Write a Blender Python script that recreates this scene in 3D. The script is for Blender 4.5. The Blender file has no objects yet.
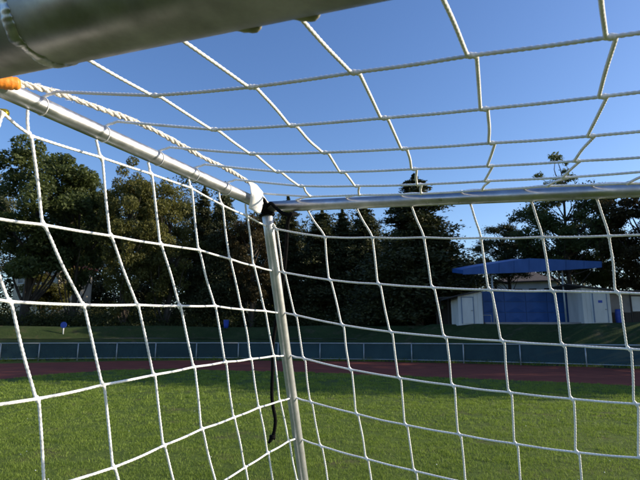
import bpy, math, random
import numpy as np
from mathutils import Vector

random.seed(7)
rng = np.random.default_rng(7)
scene = bpy.context.scene
col = scene.collection

# ------------------------------------------------------------------ camera, sky, sun, exposure
FOC = 510.0                                   # focal length in photo pixels (640 px wide frame)
PITCH = math.atan(97 / FOC)
CAM = np.array([0.0, 0.0, 1.62])
RIGHT = np.array([1.0, 0.0, 0.0])
FWD = np.array([0.0, math.cos(PITCH), math.sin(PITCH)])
UP = np.array([0.0, -math.sin(PITCH), math.cos(PITCH)])

cam_data = bpy.data.cameras.new('camera')
cam_data.sensor_width = 36.0
cam_data.lens = FOC / 640 * 36.0
cam_data.clip_start = 0.02
cam_data.clip_end = 30000
cam_data.dof.use_dof = True
cam_data.dof.focus_distance = 1.35
cam_data.dof.aperture_fstop = 14.0
cam_obj = bpy.data.objects.new('camera', cam_data)
col.objects.link(cam_obj)
cam_obj.location = CAM
cam_obj.rotation_euler = (math.pi / 2 + PITCH, 0, 0)
scene.camera = cam_obj

SUN_AZ = math.radians(87.0)                   # clockwise from +Y: to the right of the camera
SUN_EL = math.radians(22.0)
world = bpy.data.worlds.new('World')
scene.world = world
world.use_nodes = True
sky_node = world.node_tree.nodes.new('ShaderNodeTexSky')
sky_node.sky_type = 'NISHITA'
sky_node.sun_disc = False
sky_node.sun_elevation = SUN_EL
sky_node.sun_rotation = SUN_AZ
sky_node.air_density = 1.0
sky_node.dust_density = 0.7
sky_node.ozone_density = 2.6
bg = world.node_tree.nodes['Background']
bg.inputs[1].default_value = 0.14
hsv = world.node_tree.nodes.new('ShaderNodeHueSaturation')
hsv.inputs['Saturation'].default_value = 1.16
hsv.inputs['Hue'].default_value = 0.510
world.node_tree.links.new(sky_node.outputs[0], hsv.inputs['Color'])
world.node_tree.links.new(hsv.outputs['Color'], bg.inputs[0])

sun_data = bpy.data.lights.new('sun', 'SUN')
sun_data.energy = 5.0
sun_data.angle = math.radians(0.53)
sun_data.color = (1.0, 0.87, 0.68)
sun_obj = bpy.data.objects.new('sun', sun_data)
col.objects.link(sun_obj)
TO_SUN = Vector((math.sin(SUN_AZ) * math.cos(SUN_EL), math.cos(SUN_AZ) * math.cos(SUN_EL), math.sin(SUN_EL)))
sun_obj.rotation_euler = TO_SUN.to_track_quat('Z', 'Y').to_euler()
sun_obj.location = (30, -15, 25)

scene.view_settings.view_transform = 'Standard'
scene.view_settings.look = 'None'
scene.view_settings.gamma = 1.0
scene.view_settings.exposure = 0.57
scene.view_settings.use_curve_mapping = False
scene.render.engine = 'CYCLES'
scene.cycles.max_bounces = 6
scene.cycles.transparent_max_bounces = 12
scene.cycles.use_denoising = True

# ------------------------------------------------------------------ helpers
def ray(px, py):
    return RIGHT * ((px - 320) / FOC) + UP * ((240 - py) / FOC) + FWD

def at(px, py, d):
    """Point seen at a photo pixel at camera depth d (metres)."""
    return CAM + ray(px, py) * d

def at_y(px, py, y):
    """Point seen at a photo pixel at world distance y in front of the camera."""
    r = ray(px, py)
    return CAM + r * (y / r[1])

def ground_at(px, py, z=0.0):
    r = ray(px, py)
    return CAM + r * ((z - CAM[2]) / r[2])

def unit(v):
    v = np.asarray(v, float)
    return v / (np.linalg.norm(v) + 1e-12)

def plane3(a, b, c):
    n = unit(np.cross(b - a, c - a))
    return n, float(n @ a)

def on_plane(pl, px, py):
    r = ray(px, py)
    n, k = pl
    return CAM + r * ((k - n @ CAM) / (n @ r))

def link(name, me, mat=None, parent=None):
    o = bpy.data.objects.new(name, me)
    col.objects.link(o)
    if mat is not None and me is not None and not me.materials:
        me.materials.append(mat)
    if parent is not None:
        o.parent = parent
    return o

def empty(name, loc=(0, 0, 0), rz=0.0):
    o = bpy.data.objects.new(name, None)
    o.empty_display_size = 0.2
    col.objects.link(o)
    o.location = loc
    o.rotation_euler = (0, 0, rz)
    return o

def tag(o, label=None, cat=None, group=None, kind=None):
    if label: o['label'] = label
    if cat: o['category'] = cat
    if group: o['group'] = group
    if kind: o['kind'] = kind
    return o

class MB:
    """Collects shapes; build() links them as one mesh object."""
    def __init__(self):
        self.v = []; self.f = []; self.n = 0; self.uv = []; self.has_uv = False
    def add(self, verts, faces):
        verts = np.asarray(verts, float)
        self.v.append(verts)
        self.f.extend([tuple(i + self.n for i in f) for f in faces])
        self.n += len(verts)
        return self
    def box(self, c, size, rz=0.0, rx=0.0):
        sx, sy, sz = np.asarray(size) / 2.0
        p = np.array([[x, y, z] for x in (-sx, sx) for y in (-sy, sy) for z in (-sz, sz)])
        if rx:
            cr, sr = math.cos(rx), math.sin(rx)
            p = p @ np.array([[1, 0, 0], [0, cr, sr], [0, -sr, cr]])
        if rz:
            cr, sr = math.cos(rz), math.sin(rz)
            p = p @ np.array([[cr, sr, 0], [-sr, cr, 0], [0, 0, 1]])
        return self.add(p + np.asarray(c), [(0, 1, 3, 2), (4, 6, 7, 5), (0, 4, 5, 1), (2, 3, 7, 6), (0, 2, 6, 4), (1, 5, 7, 3)])
    def tube(self, path, rad, segs=12, cap=True):
        v, f = tube_geo(path, rad, segs, cap)
        return self.add(v, f)
    def prism(self, poly, off):
        """poly: planar 3D outline; off: extrusion vector."""
        poly = np.asarray(poly, float); n = len(poly)
        v = np.vstack([poly, poly + np.asarray(off, float)])
        f = [tuple(range(n - 1, -1, -1)), tuple(range(n, 2 * n))]
        f += [(i, (i + 1) % n, n + (i + 1) % n, n + i) for i in range(n)]
        return self.add(v, f)
    def mesh(self, name, smooth=False):
        me = bpy.data.meshes.new(name)
        v = np.vstack(self.v) if self.v else np.zeros((0, 3))
        me.from_pydata(v.tolist(), [], self.f)
        if smooth:
            me.polygons.foreach_set('use_smooth', [True] * len(me.polygons))
        me.update()
        return me
    def build(self, name, mat, parent=None, smooth=False):
        return link(name, self.mesh(name, smooth), mat, parent)

def frames(path):
    path = np.asarray(path, float)
    t = np.gradient(path, axis=0)
    t /= np.linalg.norm(t, axis=1)[:, None] + 1e-12
    ref = np.array([0, 0, 1.0]) if abs(t[0][2]) < 0.9 else np.array([1.0, 0, 0])
    u = unit(np.cross(t[0], ref)); us = [u]
    for i in range(1, len(path)):
        u = us[-1] - t[i] * (us[-1] @ t[i])
        us.append(unit(u))
    us = np.array(us)
    return t, us, np.cross(t, us)

def tube_geo(path, rad, segs=12, cap=True, braid=None):
    path = np.asarray(path, float); n = len(path)
    t, u, w = frames(path)
    rad = np.broadcast_to(np.asarray(rad, float), (n,))
    th = np.linspace(0, 2 * math.pi, segs, endpoint=False)
    R = np.repeat(rad[:, None], segs, 1)
    if braid:
        pitch, amp = braid
        s = np.concatenate([[0], np.cumsum(np.linalg.norm(np.diff(path, axis=0), axis=1))])
        a = 2 * math.pi * s[:, None] / pitch
        m = np.maximum(np.cos(a + 2 * th[None, :]), np.cos(a - 2 * th[None, :] + math.pi))
        R = R * (1 + amp * m)
    v = path[:, None, :] + R[:, :, None] * (np.cos(th)[None, :, None] * u[:, None, :] + np.sin(th)[None, :, None] * w[:, None, :])
    v = v.reshape(-1, 3)
    i = np.arange(n - 1)[:, None] * segs; j = np.arange(segs)[None, :]; k = (j + 1) % segs
    f = np.stack([i + j, i + k, i + segs + k, i + segs + j], -1).reshape(-1, 4).tolist()
    f = [tuple(q) for q in f]
    if cap:
        f.append(tuple(range(segs - 1, -1, -1)))
        f.append(tuple(range((n - 1) * segs, n * segs)))
    return v, f

def chaikin(p, it=2):
    p = np.asarray(p, float)
    for _ in range(it):
        a = p[:-1] * 0.75 + p[1:] * 0.25
        b = p[:-1] * 0.25 + p[1:] * 0.75
        q = np.empty((2 * len(a), 3)); q[0::2] = a; q[1::2] = b
        p = np.vstack([p[:1], q, p[-1:]])
    return p

def resample(p, step):
    p = np.asarray(p, float)
    s = np.concatenate([[0], np.cumsum(np.linalg.norm(np.diff(p, axis=0), axis=1))])
    n = max(3, int(s[-1] / step) + 1)
    x = np.linspace(0, s[-1], n)
    return np.stack([np.interp(x, s, p[:, k]) for k in range(3)], 1)

# ------------------------------------------------------------------ materials
def new_mat(name):
    m = bpy.data.materials.new(name); m.use_nodes = True
    nt = m.node_tree
    return m, nt, nt.nodes['Principled BSDF']

def nodes_noise(nt, scale, detail=4, rough=0.55, coord='Object', stretch=None):
    tc = nt.nodes.new('ShaderNodeTexCoord')
    mp = nt.nodes.new('ShaderNodeMapping')
    if stretch: mp.inputs['Scale'].default_value = stretch
    nz = nt.nodes.new('ShaderNodeTexNoise')
    nz.inputs['Scale'].default_value = scale
    nz.inputs['Detail'].default_value = detail
    nz.inputs['Roughness'].default_value = rough
    nt.links.new(tc.outputs[coord], mp.inputs['Vector'])
    nt.links.new(mp.outputs['Vector'], nz.inputs['Vector'])
    return nz

def ramp(nt, src, stops):
    r = nt.nodes.new('ShaderNodeValToRGB')
    el = r.color_ramp.elements
    while len(el) < len(stops): el.new(0.5)
    for e, (p, c) in zip(el, stops):
        e.position = p; e.color = (*c, 1) if len(c) == 3 else c
    nt.links.new(src, r.inputs['Fac'])
    return r

def bump(nt, b, src, strength, dist=0.01):
    bn = nt.nodes.new('ShaderNodeBump')
    bn.inputs['Strength'].default_value = strength
    bn.inputs['Distance'].default_value = dist
    nt.links.new(src, bn.inputs['Height'])
    nt.links.new(bn.outputs['Normal'], b.inputs['Normal'])

def simple(name, c1, c2, scale=3.0, rough=0.7, metal=0.0, bmp=0.0, stretch=None, detail=5, spec=0.4, lo=0.35, hi=0.65):
    m, nt, b = new_mat(name)
    nz = nodes_noise(nt, scale, detail, stretch=stretch)
    r = ramp(nt, nz.outputs['Fac'], [(lo, c1), (hi, c2)])
    nt.links.new(r.outputs['Color'], b.inputs['Base Color'])
    b.inputs['Roughness'].default_value = rough
    b.inputs['Metallic'].default_value = metal
    b.inputs['Specular IOR Level'].default_value = spec
    if bmp: bump(nt, b, nz.outputs['Fac'], bmp)
    return m

M = {}

def metal_mat(name, c1, c2, r_lo, r_hi, scale, stretch, bmp):
    m, nt, b = new_mat(name)
    nz = nodes_noise(nt, scale, 6, 0.6, stretch=stretch)
    r = ramp(nt, nz.outputs['Fac'], [(0.3, c1), (0.7, c2)])
    nt.links.new(r.outputs['Color'], b.inputs['Base Color'])
    n2 = nodes_noise(nt, scale * 0.35, 5, 0.7)
    mr = nt.nodes.new('ShaderNodeMapRange')
    mr.inputs['From Min'].default_value = 0.35; mr.inputs['From Max'].default_value = 0.65
    mr.inputs['To Min'].default_value = r_lo; mr.inputs['To Max'].default_value = r_hi
    nt.links.new(n2.outputs['Fac'], mr.inputs['Value'])
    nt.links.new(mr.outputs['Result'], b.inputs['Roughness'])
    b.inputs['Metallic'].default_value = 1.0
    bump(nt, b, nz.outputs['Fac'], bmp, 0.002)
    return m

M['alu'] = metal_mat('brushed_aluminium', (0.19, 0.19, 0.185), (0.40, 0.40, 0.39), 0.34, 0.62, 14, (1, 1, 1), 0.10)
M['galv'] = metal_mat('galvanised_tube', (0.34, 0.35, 0.37), (0.62, 0.63, 0.65), 0.24, 0.60, 20, (1, 1, 1), 0.16)
M['matte'] = metal_mat('weathered_tube', (0.44, 0.45, 0.46), (0.60, 0.61, 0.62), 0.34, 0.5, 30, (1, 1, 1), 0.08)
M['matte'].node_tree.nodes['Principled BSDF'].inputs['Metallic'].default_value = 0.7
M['weld'] = metal_mat('weld_bead', (0.25, 0.25, 0.25), (0.55, 0.55, 0.54), 0.25, 0.55, 60, (1, 1, 1), 0.3)

def cord_mat():
    m, nt, b = new_mat('white_net_cord')
    nz = nodes_noise(nt, 35, 5)
    r = ramp(nt, nz.outputs['Fac'], [(0.30, (0.70, 0.70, 0.70)), (0.60, (0.86, 0.86, 0.87))])
    nt.links.new(r.outputs['Color'], b.inputs['Base Color'])
    b.inputs['Roughness'].default_value = 0.62
    b.inputs['Specular IOR Level'].default_value = 0.35
    b.inputs['Subsurface Weight'].default_value = 0.08
    b.inputs['Subsurface Radius'].default_value = (0.004, 0.004, 0.004)
    n2 = nodes_noise(nt, 900, 3)
    bump(nt, b, n2.outputs['Fac'], 0.25, 0.001)
    return m
M['cord'] = cord_mat()
M['rope'] = simple('frayed_white_rope', (0.62, 0.57, 0.49), (0.82, 0.79, 0.73), 180, 0.85, bmp=0.6)
M['tape'] = simple('white_cloth_tape', (0.74, 0.72, 0.68), (0.82, 0.80, 0.77), 60, 0.8, bmp=0.2)
M['black_cord'] = simple('black_cord', (0.003, 0.003, 0.0035), (0.008, 0.008, 0.009), 300, 0.9, bmp=0.4, spec=0.1)
M['orange'] = simple('orange_tape', (0.75, 0.22, 0.02), (0.85, 0.30, 0.04), 80, 0.5, bmp=0.2)
M['yellow'] = simple('yellow_clip', (0.75, 0.55, 0.03), (0.85, 0.65, 0.06), 80, 0.45)
M['hook'] = simple('yellowed_plastic_hook', (0.30, 0.28, 0.22), (0.42, 0.40, 0.32), 60, 0.5)

def grass_ground(name, g1, g2):
    m, nt, b = new_mat(name)
    big = nodes_noise(nt, 0.35, 6, 0.6)
    sm = nodes_noise(nt, 9.0, 8, 0.7)
    r1 = ramp(nt, big.outputs['Fac'], [(0.32, g1), (0.62, g2)])
    r2 = ramp(nt, sm.outputs['Fac'], [(0.30, (0.45, 0.45, 0.45)), (0.68, (1.15, 1.15, 1.1))])
    mx = nt.nodes.new('ShaderNodeMix'); mx.data_type = 'RGBA'; mx.blend_type = 'MULTIPLY'
    mx.inputs['Factor'].default_value = 1.0
    nt.links.new(r1.outputs['Color'], mx.inputs['A']); nt.links.new(r2.outputs['Color'], mx.inputs['B'])
    soil = nodes_noise(nt, 1.1, 5, 0.6)
    sr = ramp(nt, soil.outputs['Fac'], [(0.55, (0, 0, 0)), (0.70, (0.6, 0.6, 0.6))])
    ms = nt.nodes.new('ShaderNodeMix'); ms.data_type = 'RGBA'
    nt.links.new(sr.outputs['Color'], ms.inputs['Factor']); nt.links.new(mx.outputs['Result'], ms.inputs['A'])
    ms.inputs['B'].default_value = (0.10, 0.075, 0.045, 1)
    nt.links.new(ms.outputs['Result'], b.inputs['Base Color'])
    b.inputs['Roughness'].default_value = 0.9
    b.inputs['Specular IOR Level'].default_value = 0.15
    bump(nt, b, sm.outputs['Fac'], 0.9, 0.06)
    return m
M['ground'] = grass_ground('grass_ground', (0.062, 0.105, 0.016), (0.105, 0.150, 0.028))
M['bank'] = grass_ground('rough_shaded_bank_turf', (0.026, 0.046, 0.012), (0.046, 0.070, 0.020))  # rougher growth than the pitch, also darkened to put the bank's shade into the colour

def leafy(name, dark, light, trans, clump=0.6, tw=0.35):
    """Foliage: each leaf its own tint, drifting with the branch it is on."""
    m, nt, b = new_mat(name)
    geo = nt.nodes.new('ShaderNodeNewGeometry')
    nz = nodes_noise(nt, clump, 3)
    ad = nt.nodes.new('ShaderNodeMath'); ad.operation = 'ADD'
    ml = nt.nodes.new('ShaderNodeMath'); ml.operation = 'MULTIPLY'; ml.inputs[1].default_value = 0.45
    nt.links.new(geo.outputs['Random Per Island'], ml.inputs[0])
    nt.links.new(ml.outputs[0], ad.inputs[0]); nt.links.new(nz.outputs['Fac'], ad.inputs[1])
    r = ramp(nt, ad.outputs[0], [(0.45, dark), (1.0, light)])
    nt.links.new(r.outputs['Color'], b.inputs['Base Color'])
    b.inputs['Roughness'].default_value = 0.6
    b.inputs['Specular IOR Level'].default_value = 0.25
    tr = nt.nodes.new('ShaderNodeBsdfTranslucent')
    tr.inputs['Color'].default_value = (*trans, 1)
    mix = nt.nodes.new('ShaderNodeMixShader'); mix.inputs['Fac'].default_value = tw
    nt.links.new(b.outputs['BSDF'], mix.inputs[1]); nt.links.new(tr.outputs['BSDF'], mix.inputs[2])
    nt.links.new(mix.outputs['Shader'], nt.nodes['Material Output'].inputs['Surface'])
    return m
M['blade'] = leafy('grass_blade', (0.098, 0.155, 0.020), (0.235, 0.315, 0.058), (0.22, 0.31, 0.045), 2.2, 0.35)
M['leaf_green'] = leafy('broad_leaf_green', (0.042, 0.060, 0.020), (0.105, 0.130, 0.042), (0.10, 0.13, 0.035), 0.45)
M['leaf_olive'] = leafy('broad_leaf_turning', (0.060, 0.068, 0.018), (0.150, 0.145, 0.040), (0.14, 0.14, 0.03), 0.45)
M['leaf_brown'] = leafy('broad_leaf_autumn', (0.040, 0.034, 0.014), (0.090, 0.070, 0.024), (0.07, 0.05, 0.02), 0.45)
M['needle'] = leafy('conifer_needles', (0.034, 0.042, 0.018), (0.088, 0.092, 0.038), (0.06, 0.07, 0.022), 0.5, 0.2)
M['bush'] = leafy('undergrowth_leaf', (0.026, 0.036, 0.012), (0.075, 0.080, 0.022), (0.07, 0.08, 0.02), 0.3)
M['bark'] = simple('bark', (0.035, 0.028, 0.022), (0.085, 0.068, 0.052), 4, 0.95, bmp=0.6, stretch=(1, 1, 0.25))

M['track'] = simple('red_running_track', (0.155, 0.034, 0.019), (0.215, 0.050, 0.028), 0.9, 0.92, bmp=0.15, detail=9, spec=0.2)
M['path'] = simple('gravel_path', (0.11, 0.10, 0.085), (0.17, 0.155, 0.13), 2.5, 0.95, detail=9)
M['rail'] = simple('pale_steel_rail', (0.34, 0.38, 0.40), (0.44, 0.47, 0.48), 3, 0.5, metal=0.3)

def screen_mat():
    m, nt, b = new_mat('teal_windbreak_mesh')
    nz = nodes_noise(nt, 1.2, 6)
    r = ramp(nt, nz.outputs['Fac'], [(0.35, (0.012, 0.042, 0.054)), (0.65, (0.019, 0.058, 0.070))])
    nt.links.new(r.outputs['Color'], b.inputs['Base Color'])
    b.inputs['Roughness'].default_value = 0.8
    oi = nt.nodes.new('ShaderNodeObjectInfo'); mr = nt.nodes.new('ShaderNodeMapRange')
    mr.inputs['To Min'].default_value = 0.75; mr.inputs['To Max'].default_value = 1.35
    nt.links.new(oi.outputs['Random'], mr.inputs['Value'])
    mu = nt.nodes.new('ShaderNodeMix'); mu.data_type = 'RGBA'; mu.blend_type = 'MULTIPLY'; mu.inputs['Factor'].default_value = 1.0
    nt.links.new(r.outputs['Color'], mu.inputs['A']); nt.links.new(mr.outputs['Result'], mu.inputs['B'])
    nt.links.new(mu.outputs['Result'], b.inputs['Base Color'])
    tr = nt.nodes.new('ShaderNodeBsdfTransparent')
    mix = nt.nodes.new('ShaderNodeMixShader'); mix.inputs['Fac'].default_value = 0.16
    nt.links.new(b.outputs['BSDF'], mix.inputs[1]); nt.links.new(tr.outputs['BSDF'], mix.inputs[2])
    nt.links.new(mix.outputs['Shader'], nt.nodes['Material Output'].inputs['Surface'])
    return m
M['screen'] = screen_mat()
M['blue'] = simple('blue_painted_sheet', (0.016, 0.078, 0.270), (0.028, 0.105, 0.340), 1.5, 0.5, stretch=(1, 1, 0.4))
M['blue_trim'] = simple('blue_grey_trim', (0.10, 0.16, 0.26), (0.14, 0.20, 0.31), 3, 0.55)
M['white_paint'] = simple('weathered_white_paint', (0.52, 0.53, 0.52), (0.66, 0.66, 0.64), 1.3, 0.65, stretch=(1, 1, 0.3))
M['roof_dark'] = simple('dark_felt_roof', (0.035, 0.034, 0.034), (0.07, 0.066, 0.062), 2, 0.9)
M['roof_tile'] = simple('grey_brown_tile_roof', (0.055, 0.045, 0.042), (0.10, 0.08, 0.07), 3, 0.85)
M['roof_red'] = simple('red_tile_roof', (0.26, 0.07, 0.04), (0.36, 0.11, 0.06), 3, 0.85)
M['cream'] = simple('cream_render', (0.58, 0.50, 0.36), (0.68, 0.60, 0.45), 0.7, 0.9)
M['off_white'] = simple('off_white_render', (0.60, 0.60, 0.58), (0.70, 0.69, 0.66), 0.7, 0.9)
M['grey_wall'] = simple('grey_wall', (0.24, 0.22, 0.21), (0.34, 0.31, 0.30), 0.8, 0.9)
M['dark_wood'] = simple('dark_boards', (0.035, 0.030, 0.028), (0.07, 0.06, 0.052), 1.5, 0.85, stretch=(1, 1, 0.2))
M['glass'] = simple('dark_window_glass', (0.03, 0.035, 0.04), (0.05, 0.055, 0.06), 1, 0.15)
M['sign_blue'] = simple('blue_enamel', (0.02, 0.06, 0.36), (0.03, 0.08, 0.42), 4, 0.4)
M['paper'] = simple('white_notice', (0.62, 0.64, 0.66), (0.72, 0.73, 0.74), 2, 0.5)

# ------------------------------------------------------------------ ground, track, path
fence_px = [(-40, 362.2), (-1, 361.6), (38, 361), (77, 360.6), (116, 360.2), (155, 360), (196, 360), (238, 360.2), (278, 360.5),
            (320, 361), (364, 361.6), (412, 362.4), (464, 363.6), (521, 365.2), (587, 367.2), (664, 369.8)]
fence_pts = [ground_at(x, y)[:2] for x, y in fence_px]
dl = unit(fence_pts[0] - fence_pts[3]); dr = unit(fence_pts[-1] - fence_pts[-3])
for k in range(2): fence_pts.insert(0, fence_pts[0] + dl * 3.0)
for k in range(3): fence_pts.append(fence_pts[-1] + dr * 2.9)
fence_pts = np.array(fence_pts)
FX, FY = fence_pts[:, 0], fence_pts[:, 1]

def fence_y(x):
    x = np.asarray(x, float)
    y = np.interp(x, FX, FY)
    y = np.where(x < FX[0], FY[0] + (x - FX[0]) * (dl[1] / dl[0]), y)
    return np.where(x > FX[-1], FY[-1] + (x - FX[-1]) * (dr[1] / dr[0]), y)

def sstep(t):
    t = np.clip(t, 0, 1); return t * t * (3 - 2 * t)

def tz(x, y):
    """Ground height: flat pitch, then the bank behind the fence."""
    u = np.asarray(y, float) - fence_y(x)
    z = 1.45 * sstep((u - 1.2) / 7.0) + 1.15 * sstep((u - 9.2 + 2.9 * sstep((np.asarray(x, float) - 3) / 6)) / 2.6) + 0.7 * sstep((u - 15) / 25)
    und = 0.10 * np.sin(np.asarray(x) * 0.37 + 1.3) * np.sin(np.asarray(y) * 0.29)
    return z + und * np.clip((u - 2) / 8, 0, 1) * 0.8

def ground_sheet():
    xs = np.concatenate([[-3000, -900, -300], np.arange(-120, 121, 3.0), [300, 900, 3000]])
    ys = np.concatenate([[-3000, -900, -200, -60, -20, 0, 10], np.arange(14, 101, 1.2), [130, 200, 400, 900, 3000]])
    X, Y = np.meshgrid(xs, ys, indexing='ij')
    Z = tz(X, Y)
    v = np.stack([X, Y, Z], -1).reshape(-1, 3)
    nx, ny = len(xs), len(ys)
    i, j = np.meshgrid(np.arange(nx - 1), np.arange(ny - 1), indexing='ij')
    a = i * ny + j
    f = np.stack([a, a + ny, a + ny + 1, a + 1], -1).reshape(-1, 4).tolist()
    me = bpy.data.meshes.new('ground'); me.from_pydata(v.tolist(), [], f)
    me.polygons.foreach_set('use_smooth', [True] * len(me.polygons)); me.update()
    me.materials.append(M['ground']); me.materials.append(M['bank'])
    q = v.reshape(nx, ny, 3); mid = (q[:-1, :-1] + q[1:, 1:]) / 2          # rough unmown bank behind the fence, with its shade in the colour
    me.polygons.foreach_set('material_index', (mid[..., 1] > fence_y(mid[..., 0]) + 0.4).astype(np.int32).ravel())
    return tag(link('ground', me), kind='structure')
ground_sheet()

near_px = [(640, 386.5), (560, 382.5), (480, 379), (400, 376), (320, 373), (230, 370.6), (190, 369.6), (152, 369.3), (118, 370.2), (84, 372), (50, 375), (20, 377.8), (0, 379.5)]
far_px = [(640, 368.6), (560, 366), (480, 363.6), (400, 361.8), (320, 361), (240, 360.6), (180, 360.6), (120, 361.2), (60, 362.4), (0, 363.6)]
near = [ground_at(*p)[:2] for p in near_px]; far = [ground_at(*p)[:2] for p in far_px]
d = unit(near[0] - near[3]); near = [near[0] + d * 60, near[0] + d * 20] + near
d = unit(far[0] - far[3]); far = [far[0] + d * 60, far[0] + d * 20] + far
# the bend: both edges turn back towards the near side out of view on the left
c_in = near[-1]; c_out = far[-1]
near += [c_in + np.array(q) for q in ((-2.2, -3.2), (-3.2, -7.5), (-2.6, -13), (-0.5, -19), (3, -26))]
far += [c_out + np.array(q) for q in ((-7, -3.0), (-12.5, -9), (-15.5, -17), (-15, -27), (-12, -38))]
def strip(name, a, b, z, mat, n=70):
    def even(p, n):
        s = np.concatenate([[0], np.cumsum(np.linalg.norm(np.diff(p, axis=0), axis=1))])
        x = np.linspace(0, s[-1], n)
        return np.stack([np.interp(x, s, p[:, 0]), np.interp(x, s, p[:, 1])], 1)
    A = even(np.array(a)[:, :2], n); B = even(np.array(b)[:, :2], n)
    v = [(*p, z) for p in A] + [(*p, z) for p in B]
    f = [(i, i + 1, n + i + 1, n + i) for i in range(n - 1)]
    me = bpy.data.meshes.new(name); me.from_pydata(v, [], f); me.update()
    return tag(link(name, me, mat), kind='structure')
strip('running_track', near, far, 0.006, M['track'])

def path_strip():
    xs = np.arange(-60, 5, 1.0)
    mb = MB(); v = []
    for x in xs:
        yc = float(fence_y(x)) + 8.6 + 0.25 * math.sin(x * 0.3)
        for w in (-0.55, 0.55):
            v.append((x, yc + w, float(tz(x, yc + w)) + 0.02))
    mb.add(v, [(2 * i, 2 * i + 2, 2 * i + 3, 2 * i + 1) for i in range(len(xs) - 1)])
    return tag(mb.build('footpath', M['path']), kind='structure')
path_strip()

# ------------------------------------------------------------------ fence along the track
def build_fence():
    root = empty('trackside_fence', (*fence_pts[len(fence_pts) // 2], 0))
    off = -np.array([*fence_pts[len(fence_pts) // 2], 0])
    tag(root, 'long pale steel rail fence with dark teal windbreak screens along the red track', 'fence')
    H = 1.2
    for i, p in enumerate(fence_pts):
        P = np.array([p[0], p[1], 0])
        MB().tube([P + off + (0, 0, -0.1), P + off + (0, 0, H - 0.03)], 0.035, 8).build('post', M['rail'], root, True)
    for i in range(len(fence_pts) - 1):
        a = np.array([*fence_pts[i], 0]) + off; b = np.array([*fence_pts[i + 1], 0]) + off
        for z, nm, r in ((H, 'top_rail', 0.032), (0.16, 'bottom_rail', 0.024)):
            MB().tube([a + (0, 0, z), b + (0, 0, z)], r, 8).build(nm, M['rail'], root, True)
        t = unit(b - a); n = np.array([-t[1], t[0], 0])
        nseg = 8; mb = MB(); v = []
        for k in range(nseg + 1):
            q = a + t * 0.04 + (b - a - t * 0.08) * k / nseg + n * (0.045 + 0.012 * math.sin(k * 2.1 + i))
            for zz in (0.185, 0.5, 0.85, H - 0.04):
                v.append(q + (0, 0, zz) + n * 0.01 * math.sin(zz * 7 + k + i))
        f = [(k * 4 + j, k * 4 + 4 + j, k * 4 + 5 + j, k * 4 + 1 + j) for k in range(nseg) for j in range(3)]
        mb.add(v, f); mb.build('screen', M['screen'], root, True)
    return root
build_fence()

# ------------------------------------------------------------------ shelter, sheds, houses
def proto_at(px, y):
    """World x and ground height under a photo column at distance y."""
    x = at_y(px, 330, y)[0]
    return x, float(tz(x, y))

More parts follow.
